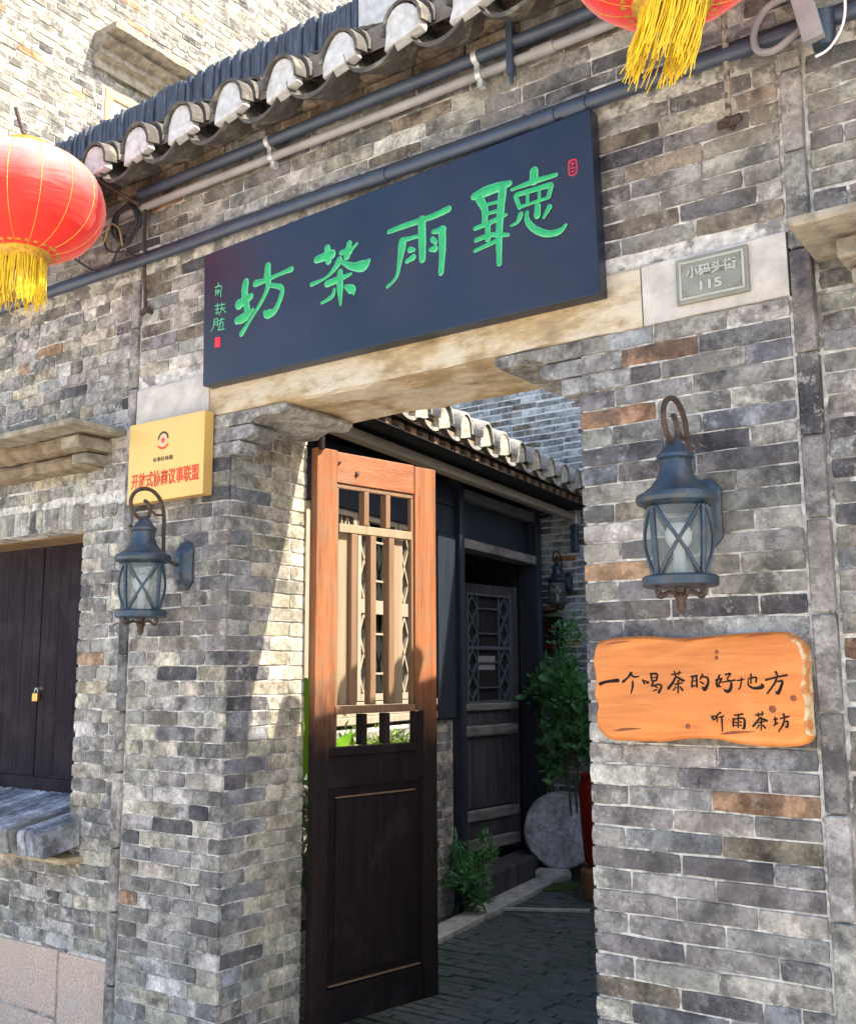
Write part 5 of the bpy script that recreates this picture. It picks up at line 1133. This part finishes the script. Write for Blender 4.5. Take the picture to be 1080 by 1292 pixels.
# lattice windows
def lattice(parent, ua, ub, za, zb_, oo, mt, th=0.013, tiers=2, cells=2, cw=0.12, rungs=2, dep=0.02, frame=0.045, mid=0.05, HF=HF):
    """frame, two tiers, each with a column of diamonds on either side of a laddered centre"""
    def bx(*q, o=(oo - dep, oo), nm='frame'):
        b = MB()
        for (a, c, d, e) in q: b.fbox(HF, a, c, o[0], o[1], d, e)
        return b.build(nm, M[mt], parent, bevel=0.002)
    bx((ua, ua + frame, za, zb_), (ub - frame, ub, za, zb_), (ua + frame, ub - frame, zb_ - frame, zb_), (ua + frame, ub - frame, za, za + frame), o=(oo - dep * 1.6, oo + 0.012), nm='window_frame')
    zi0, zi1 = za + frame, zb_ - frame; hgt = (zi1 - zi0 - mid * (tiers - 1)) / tiers
    for k in range(tiers):
        z0 = zi0 + k * (hgt + mid); z1 = z0 + hgt
        if k: bx((ua + frame, ub - frame, z0 - mid, z0), o=(oo - dep * 1.3, oo + 0.006), nm='mid_rail')
        xL, xR = ua + frame, ub - frame
        bx((xL + cw, xL + cw + th, z0, z1), (xR - cw - th, xR - cw, z0, z1), nm='lattice_bar')
        for i in range(1, rungs + 1):
            zz = z0 + hgt * (0.25 if i == 1 else 0.75); bx((xL + cw + th, xR - cw - th, zz - th / 2, zz + th / 2), nm='lattice_rung')
        for c0, c1 in ((xL, xL + cw), (xR - cw, xR)):
            b = MB(); ch = hgt / cells; cxm = (c0 + c1) / 2; nn = HF.N
            for i in range(cells):
                zc = z0 + ch * (i + 0.5)
                T_, B_, L_, R_ = HF.P(cxm, oo - dep / 2, z0 + ch * (i + 1)), HF.P(cxm, oo - dep / 2, z0 + ch * i), HF.P(c0, oo - dep / 2, zc), HF.P(c1, oo - dep / 2, zc)
                for p, q in ((T_, L_), (T_, R_), (B_, L_), (B_, R_)): b.bar(p, q, th, dep, nn)
            b.build('diamond_lattice', M[mt], parent)
for i, (ua, ub) in enumerate(((-3.66, -3.17), (-3.16, -2.67), (-2.66, -2.17), (-2.16, -1.67))):
    lattice(t, ua, ub, 1.435, 2.56, 0.0, 'lattice_wood', frame=0.04, mid=0.085, cw=0.105, th=0.014)
    hb('window_pane', 'pane', (ua + 0.02, ub - 0.02, 1.45, 2.55), o=(-0.075, -0.07), bev=0)
    hb('curtain', 'curtain', (ua + 0.17, ub - 0.17, 1.45, 2.5), o=(-0.12, -0.115), bev=0)
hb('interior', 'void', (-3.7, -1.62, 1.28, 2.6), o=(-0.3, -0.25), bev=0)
hb('header_beam', 'navy_wood', (-3.75, -1.385, 2.56, 2.76), (-3.75, -1.385, 2.765, 2.93), o=(-0.08, 0.03))
hb('post', 'navy_wood', (-1.645, -1.385, 1.29, 2.56), o=(-0.08, 0.035)); hb('door_post', 'navy_wood', (-1.375, -1.30, 0, 2.98), o=(-0.12, 0.07))
hb('door_post', 'navy_wood', (0.13, 0.24, 0, 2.98), o=(-0.12, 0.05)); hb('corner_board', 'old_wood', (0.245, 0.31, 0, 2.9), o=(-0.2, 0.02))
hb('door_head', 'old_rail', (-1.297, 0.127, 2.49, 2.56), o=(-0.1, 0.045)); hb('over_panel', 'navy_wood', (-1.297, 0.127, 2.565, 2.85), o=(-0.08, -0.03)); hb('top_beam', 'old_rail', (-1.297, 0.127, 2.855, 2.93), o=(-0.1, 0.03))
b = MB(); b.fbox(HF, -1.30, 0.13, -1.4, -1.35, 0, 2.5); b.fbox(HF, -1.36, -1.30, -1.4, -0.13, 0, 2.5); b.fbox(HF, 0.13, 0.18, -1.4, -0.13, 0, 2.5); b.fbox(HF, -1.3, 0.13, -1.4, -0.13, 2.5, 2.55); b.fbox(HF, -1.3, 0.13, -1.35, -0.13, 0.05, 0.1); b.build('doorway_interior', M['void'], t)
b = MB(); b.fbox(HF, -1.28, 0.05, -0.12, 0.10, 0.03, 0.19); b.build('door_sill', M['old_wood'], t, bevel=0.008, jitter=0.008)
# inner door leaf
_d = Vector((math.sin(rad(5)), math.cos(rad(5)), 0))
DI = Fr(Vector((-4.369, 7.496, 0)) - _d * 0.79, _d)
du0, du1 = 0.0, 0.79
def db(name, mt, *bx, o=(-0.17, -0.13), bev=0.004):
    b = MB()
    for (ua, ub, za, zb_) in bx: b.fbox(DI, ua, ub, o[0] + 0.13, o[1] + 0.13, za, zb_)
    return b.build(name, M[mt], t, bevel=bev)
D0 = t
t = thing('lattice_door', 'dark weathered lattice door in the timber doorway of the courtyard house', 'door', HF.P(-0.8, -0.15, 0.2))
db('stile', 'old_wood', (du0, du0 + 0.10, 0.22, 2.30)); db('stile', 'old_wood', (du1 - 0.10, du1, 0.22, 2.30))
db('top_rail', 'old_wood', (du0 + 0.1, du1 - 0.1, 2.225, 2.30)); db('lattice_rail', 'old_rail', (du0 + 0.02, du1 - 0.02, 1.30, 1.36), o=(-0.18, -0.115), bev=0.01)
db('small_panel', 'old_wood', (du0 + 0.1, du1 - 0.1, 1.19, 1.30), o=(-0.17, -0.145)); db('panel_rail', 'old_rail', (du0 + 0.02, du1 - 0.02, 1.10, 1.19), o=(-0.18, -0.118), bev=0.014)
db('large_panel', 'old_wood', (du0 + 0.1, du1 - 0.1, 0.56, 1.10), o=(-0.17, -0.148)); db('lower_rail', 'old_rail', (du0 + 0.02, du1 - 0.02, 0.46, 0.55), o=(-0.18, -0.118), bev=0.014)
db('foot_panel', 'old_wood', (du0 + 0.1, du1 - 0.1, 0.34, 0.46), o=(-0.17, -0.14)); db('bottom_rail', 'old_rail', (du0 + 0.02, du1 - 0.02, 0.24, 0.335), o=(-0.18, -0.118), bev=0.014)
M['navy_lat'] = wood_mat('grey_lattice', (0.055, 0.065, 0.085), (0.11, 0.125, 0.15), 2, 0.6)
lattice(t, du0 + 0.10, du1 - 0.10, 1.36, 2.225, -0.005, 'navy_lat', th=0.013, frame=0.02, mid=0.03, cw=0.125, HF=DI)
b = MB(); b.fbox(DI, du0 + 0.1, du1 - 0.1, -0.035, -0.03, 1.37, 2.22); b.build('door_pane', M['void'], t)
db('paper_note', 'conduit_grey', (0.28, 0.5, 1.62, 1.73), o=(-0.158, -0.155), bev=0)
t = CH
# eaves
b = MB()
for i in range(60):
    u = -3.72 + i * 0.15
    if u > 1.0: break
    q = MB(); q.ext(Fr(HF.P(u, 0, 0), HF.N), [(-0.2, 3.16), (0.40, 2.985), (0.40, 3.035), (-0.2, 3.215)], -0.035, 0.035)
    q.build('rafter', M['leaf_bar'] if i % 2 else M['pale_wood'], t, bevel=0.003)
b.bm.free()
b = MB(); b.ext(Fr(HF.P(-3.78, 0, 0), HF.N), [(-2.9, 4.72), (0.43, 3.10), (0.43, 3.045), (-2.9, 4.6)], -5.0, 0); b.build('roof_boards', M['stone_dark'], t)
EF = Fr(HF.P(0, 0.46, 0), HF.U)
eave(t, EF, [-3.6 + 0.30 * i for i in range(15)], 3.115, 0.092, 0.125, 0.5, 4, mt='tile_cool', pan_drop=0.06, step=0.16, plug_mt='plug_in')
b = MB(); b.ext(Fr(HF.P(-3.78, 0, 0), HF.N), [(-2.9, 4.80), (-0.15, 3.46), (-0.15, 3.38), (-2.9, 4.72)], -5.0, 0); b.build('roof_tiles', M['tile_cool'], t)
b = MB(); b.fbox(HF, -3.6, 0.50, 0.20, 0.27, 2.895, 2.955); b.build('fascia_board', wood_mat('fascia_wood', (0.30, 0.25, 0.19), (0.42, 0.36, 0.28), 1, 0.7), t, bevel=0.004)
b = MB(); b.fbox(HF, -3.75, 0.5, -0.1, 0.42, 2.98, 2.985); b.build('soffit', M['void'], t)
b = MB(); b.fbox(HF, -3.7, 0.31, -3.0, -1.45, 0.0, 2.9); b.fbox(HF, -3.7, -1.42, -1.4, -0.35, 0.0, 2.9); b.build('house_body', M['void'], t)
# downpipe and fittings
t = thing('downpipe', 'dark blue downpipe with a white collar below the gutter corner', 'pipe', (-4.3, 7.9, 1))
b = MB(); gp = HF.P(0.52, 0.25, 0); b.fbox(Fr(gp, (1, 0, 0)), -0.03, 0.03, -0.03, 0.03, 2.62, 2.86); b.build('pipe', M['conduit_dark'], t, bevel=0.008)
b = MB(); b.fbox(Fr(gp, (1, 0, 0)), -0.045, 0.045, -0.045, 0.045, 2.86, 2.99); b.build('collar', M['clip'], t, bevel=0.008)
t = thing('security_camera', 'small cream bullet camera under the courtyard eave', 'camera', (-4.45, 7.85, 3.0))
sc_ = Vector((-4.43, 7.78, 2.93)); b = MB(); b.lathe(sc_, [(0.001, -0.1), (0.055, -0.1), (0.06, -0.07), (0.05, 0.06), (0.02, 0.07)], 16, (0.75, 0.6, 0.15)); b.build('body', M['white_plastic'], t, smooth=True)
b = MB(); b.lathe(sc_, [(0.03, 0.07), (0.04, 0.1), (0.001, 0.102)], 14, (0.75, 0.6, 0.15)); b.tube([sc_ + Vector((0.05, 0.05, 0)), sc_ + Vector((0.2, 0.12, 0.03))], 0.018, 8); b.build('mount', M['cable'], t, smooth=True)

# back wall of the courtyard
BY = 8.15
BF = Fr((0, BY, 0), (1, 0, 0))
t = thing('courtyard_back_wall', 'blue-grey brick wall closing the courtyard behind the tiled eave', 'wall', (-5, BY, 0))
b = MB(); b.fbox(BF, -7.0, -2.4, -0.4, WB, 0, 6.2); b.build('mortar_bed', M['mortar_white'], t)
put_bricks(t, BF, lay(zrows(0.0, 6.2), PT, lambda z: [(-6.9, -2.5)] if z > 2.8 else [(-5.2, -2.5)], [[0.2, 0.25, 0.24], [0.12, 0.26, 0.22]], random.Random(9)), 0.049, PAL_B, 91, limit=300, j=1.5, rough=0.015, jout=0.003)
# fixtures at the end of the yard
lamp('small blue wall lamp seen through the gateway beside the bush', -4.22, 2.40, math.atan2(-7.9, 4.3), 0.85, Fr((0, BY, 0), (1, 0, 0)), 0.22)
t = thing('dark_cable', 'black cable looping down the back wall and across to the small lamp', 'cable', (-4.6, 8.05, 2.2))
pz = lambda x, z: Vector((x, BY - 0.03, z))
rod([pz(-4.62, 2.95), pz(-4.63, 2.6), pz(-4.68, 2.35), pz(-4.66, 2.2), pz(-4.52, 2.13), pz(-4.36, 2.13), pz(-4.28, 2.15)], 0.014, 'cable', 'cable', t)
t = thing('notice_box', 'dark reddish wooden box fixed on the back wall above the bush', 'box', (-4.4, 8.05, 1.75))
b = MB(); b.fbox(BF, -4.60, -4.28, 0.005, 0.10, 1.76, 2.08); b.build('box_body', M['void'], t, bevel=0.006)
b = MB(); b.fbox(BF, -4.56, -4.32, 0.102, 0.112, 1.80, 1.84); b.fbox(BF, -4.56, -4.32, 0.102, 0.112, 1.96, 1.98); b.build('red_slat', M['redpot'], t, bevel=0.003)
# kerb and pale stone line
t = thing('kerb_stone', 'pale stone kerb slab running in front of the dark door sill', 'kerb', HF.P(-0.7, 0.2, 0))
for ua, ub in ((-2.6, -1.75), (-1.74, -0.9), (-0.89, 0.12)):
    b = MB(); b.fbox(HF, ua, ub, 0.105, 0.28, -0.03, 0.035); b.build('kerb_block', M['kerb'], t, bevel=0.008, jitter=0.006)
b = MB(); b.bar((-4.05, 6.15, 0.012), (-3.30, 6.55, 0.012), 0.03, 0.02, (0, 0, 1)); tag(b.build('floor_strip', M['kerb'], None, bevel=0.002), 'thin pale stone strip set across the dark brick paving', 'strip')
b = MB(); pts = []
for i in range(14):
    a = 2 * math.pi * i / 14; q = 1 + 0.3 * noise.noise(Vector((math.cos(a), math.sin(a), 4))); pts.append((-4.0 + 0.3 * q * math.cos(a), 7.15 + 0.22 * q * math.sin(a)))
vs = [b.bm.verts.new((x, y, 0.012)) for x, y in pts]; cv = b.bm.verts.new((-4.0, 7.15, 0.02)); vb = [b.bm.verts.new((x, y, -0.01)) for x, y in pts]
for i in range(14): b.face([vs[i], vs[(i + 1) % 14], cv]); b.face([vb[i], vb[(i + 1) % 14], vs[(i + 1) % 14], vs[i]])
o = b.build('moss_patch', M['moss'], None); o['kind'] = 'stuff'; tag(o, 'green moss patch on the paving before the millstone', 'moss')

# millstone
t = thing('millstone', 'round grey millstone propped upright on a small stone against the back wall', 'millstone', (-4.05, 7.4, 0))
mc = Vector((-3.975, 7.45, 0.375)); ax = Vector((0.42, -0.9, 0.12)).normalized()
b = MB(); b.lathe(mc, [(0.001, 0.045), (0.04, 0.045), (0.045, 0.05), (0.28, 0.05), (0.295, 0.035), (0.298, -0.04), (0.285, -0.055), (0.001, -0.055)], 40, ax); b.build('stone_disc', M['mill'], t, smooth=True, jitter=0.008, jscale=7)
b = MB(); b.lathe((-3.99, 7.33, 0.0), [(0.13, 0.0), (0.15, 0.03), (0.145, 0.07), (0.12, 0.09), (0.001, 0.092)], 14); b.build('foot_stone', M['kerb'], t, jitter=0.025, jscale=8, smooth=True)
t = thing('red_jar', 'tall dark red glazed jar half hidden behind the gate pier', 'jar', (-3.45, 7.0, 0))
b = MB(); b.lathe((-3.40, 7.0, 0.22), [(0.10, 0), (0.14, 0.04), (0.16, 0.3), (0.17, 0.55), (0.15, 0.62), (0.165, 0.65), (0.14, 0.65), (0.13, 0.6)], 24); b.build('jar_body', M['redpot'], t, smooth=True)
b = MB(); b.lathe((-3.40, 7.0, 0.0), [(0.15, 0), (0.17, 0.03), (0.17, 0.2), (0.12, 0.22)], 20); b.build('jar_stand', M['terracotta'], t, smooth=True)

# ================================================================ PLANTS
def leaves(b, c, R, n, size, rr, up=0.3, clump=0, asp=2.6):
    c = Vector(c); cl = [Vector((rr.gauss(0, 1), rr.gauss(0, 1), rr.gauss(0, 1))).normalized() * rr.random() ** 0.5 for _ in range(clump or 1)]
    for i in range(n):
        if clump:
            d = cl[rr.randrange(clump)] * 0.85 + Vector((rr.gauss(0, 1), rr.gauss(0, 1), rr.gauss(0, 1))) * 0.17
        else: d = Vector((rr.gauss(0, 1), rr.gauss(0, 1), rr.gauss(0, 1))).normalized() * rr.random() ** 0.4
        p = c + Vector((d.x * R[0], d.y * R[1], d.z * R[2]))
        ax_ = (Vector((rr.gauss(0, 1), rr.gauss(0, 1), rr.gauss(0, 0.6))) + d * 0.8 + Vector((0, 0, up))).normalized()
        s = size * rr.uniform(0.6, 1.3); sd_ = ax_.cross(Vector((rr.gauss(0, 1), rr.gauss(0, 1), 1.2 + rr.gauss(0, 0.5)))).normalized(); nr = ax_.cross(sd_)
        w = s / asp
        v = [p, p + ax_ * s * 0.35 + sd_ * w * 0.5 + nr * w * 0.15, p + ax_ * s * 0.7 + sd_ * w * 0.4 - nr * w * .1, p + ax_ * s - nr * w * 0.4, p + ax_ * s * 0.7 - sd_ * w * 0.4 - nr * w * .1, p + ax_ * s * 0.35 - sd_ * w * 0.5 + nr * w * 0.15, p + ax_ * s * 0.5]
        V = [b.bm.verts.new(q) for q in v]
        b.face([V[0], V[1], V[2], V[6]]); b.face([V[6], V[2], V[3]]); b.face([V[0], V[6], V[4], V[5]]); b.face([V[6], V[3], V[4]])
rr = random.Random(77)
t = thing('leafy_bush', 'dark green leafy bush in front of the back wall above the millstone', 'bush', (-4.0, 7.3, 0))
b = MB(); leaves(b, (-3.96, 7.46, 1.42), (0.25, 0.22, 0.34), 850, 0.10, rr, clump=26, asp=2.0); leaves(b, (-3.88, 7.46, 1.02), (0.24, 0.22, 0.36), 650, 0.09, rr, clump=22, asp=2.0); leaves(b, (-3.83, 7.3, 1.85), (0.13, 0.15, 0.28), 200, 0.055, rr, clump=9); b.build('foliage', M['leaf_dk'], t, kind='stuff')
for k in range(6):
    p0 = Vector((-3.88 + rr.uniform(-.05, .05), 7.5, 0.02)); p1 = Vector((-4.0 + rr.uniform(-.22, .22), 7.42 + rr.uniform(-.1, .1), 1.4 + rr.uniform(-.2, .3)))
    b = MB(); b.tube([Vector(q) for q in crom([p0, p0.lerp(p1, 0.5) + Vector((rr.uniform(-.05, .05), 0, 0)), p1], 4)], [0.012 - 0.001 * i for i in range(9)], 6); b.build('stem', M['stem'], t, smooth=True)
t = thing('fern_plant', 'dark green feathery plant on the ground behind the lower edge of the open door leaf', 'plant', (-3.75, 5.9, 0))
b = MB(); leaves(b, (-3.92, 5.98, 0.26), (0.18, 0.16, 0.2), 520, 0.085, rr, 0.6, 15, 4.5); leaves(b, (-3.88, 6.2, 0.40), (0.13, 0.12, 0.2), 170, 0.055, rr, 0.6, 8, 4); b.build('foliage', M['leaf_dk'], t, kind='stuff')
for k in range(7):
    b = MB(); p0 = Vector((-3.92 + rr.uniform(-.04, .04), 6.0, 0)); p1 = p0 + Vector((rr.uniform(-.2, .2), rr.uniform(-.15, .15), rr.uniform(.3, .5))); b.tube([p0, p0.lerp(p1, .5) + Vector((0, 0, .05)), p1], [.006, .005, .003], 5); b.build('stem', M['stem'], t, smooth=True)
t = thing('lit_shrub', 'sunlit yellow-green shrub under the lattice windows, seen through the door leaf panes', 'shrub', (-3.6, 4.9, 0))
b = MB()
for cy, cz, cx in ((4.35, 1.13, -3.57), (4.6, 1.10, -3.6), (4.85, 1.08, -3.63)): leaves(b, (cx, cy, cz), (0.13, 0.2, 0.20), 330, 0.05, rr, 0.4, 10)
leaves(b, (-3.62, 4.55, 0.75), (0.16, 0.35, 0.3), 700, 0.06, rr, 0.4, 22); b.build('foliage', M['leaf_lt'], t, kind='stuff')
for k in range(6):
    b = MB(); y = 4.25 + k * 0.12; b.tube([(-3.62, y, 0), (-3.6, y + rr.uniform(-.05, .05), .6), (-3.6, y + rr.uniform(-.1, .1), 1.15)], [.01, .008, .003], 5); b.build('stem', M['stem'], t, smooth=True)
t = thing('banana_plant', 'bright green broad leaf plant glowing in sun beside the pier', 'plant', (-3.42, 3.95, 0))
def big_leaf(p0, p1, p2, w, name='leaf'):
    b = MB(); pts = crom([p0, p1, p2], 7); k = len(pts); L = []
    for i, p in enumerate(pts):
        p = Vector(p); f = i / (k - 1); ww = w * math.sin(math.pi * min(1, f * 0.9 + 0.08)) ** 0.7; tdir = (Vector(p2) - Vector(p0)).normalized(); side = tdir.cross(Vector((0.8, -0.6, 0.1))).normalized(); nn = side.cross(tdir)
        L.append([b.bm.verts.new(p + side * ww * s + nn * (-abs(s) * 0.03 + 0.006 * math.sin(i * 2.1 + s * 3))) for s in (-1, -0.5, 0, 0.5, 1)])
    for i in range(k - 1):
        for j in range(4): b.face([L[i][j], L[i][j + 1], L[i + 1][j + 1], L[i + 1][j]])
    return b.build(name, M['leaf_banana'], t, smooth=True)
big_leaf((-3.43, 3.82, 1.58), (-3.40, 3.78, 1.34), (-3.45, 3.74, 0.98), 0.08)
big_leaf((-3.50, 4.1, 1.55), (-3.6, 4.15, 1.3), (-3.7, 4.2, 0.95), 0.07)
big_leaf((-3.42, 4.0, 0.9), (-3.5, 4.1, 1.15), (-3.52, 4.3, 1.3), 0.05)
b = MB(); b.tube([(-3.42, 4.02, 0), (-3.41, 4.0, 0.8), (-3.40, 3.95, 1.62)], [.02, .015, .006], 8); b.build('stem', M['stem'], t, smooth=True)
b = MB(); leaves(b, (-3.42, 4.0, 0.75), (0.10, 0.15, 0.35), 260, 0.07, rr, 0.3, 10); b.build('foliage', M['leaf_dk'], t, kind='stuff')

# ================================================================ WHAT SHADES THE YARD (out of sight behind the gate pier)
t = thing('yard_wall', 'plain brick side wall of the courtyard with a tiled top', 'wall', (-1.2, 5.3, 0))
b = MB(); b.fbox(G0, -1.33, -1.05, -7.1, -3.5, 0, 3.5); b.build('wall_body', M['mortar'], t)
for i in range(12):
    b = MB(); y = 3.65 + i * 0.3; b.lathe((-1.42, y, 3.5), [(0.075, 0), (0.075, 0.45)], 12, (1, 0, 0)); b.build('cap_tile', M['tile'], t, smooth=True)
t = thing('neighbour_house', 'plain tall grey house standing past the side wall of the courtyard', 'house', (0, 10, 0))
b = MB(); b.fbox(G0, -2.0, 4.0, -13.0, -7.12, 0, 6.4); b.build('wall_body', M['stone_pale'], t)
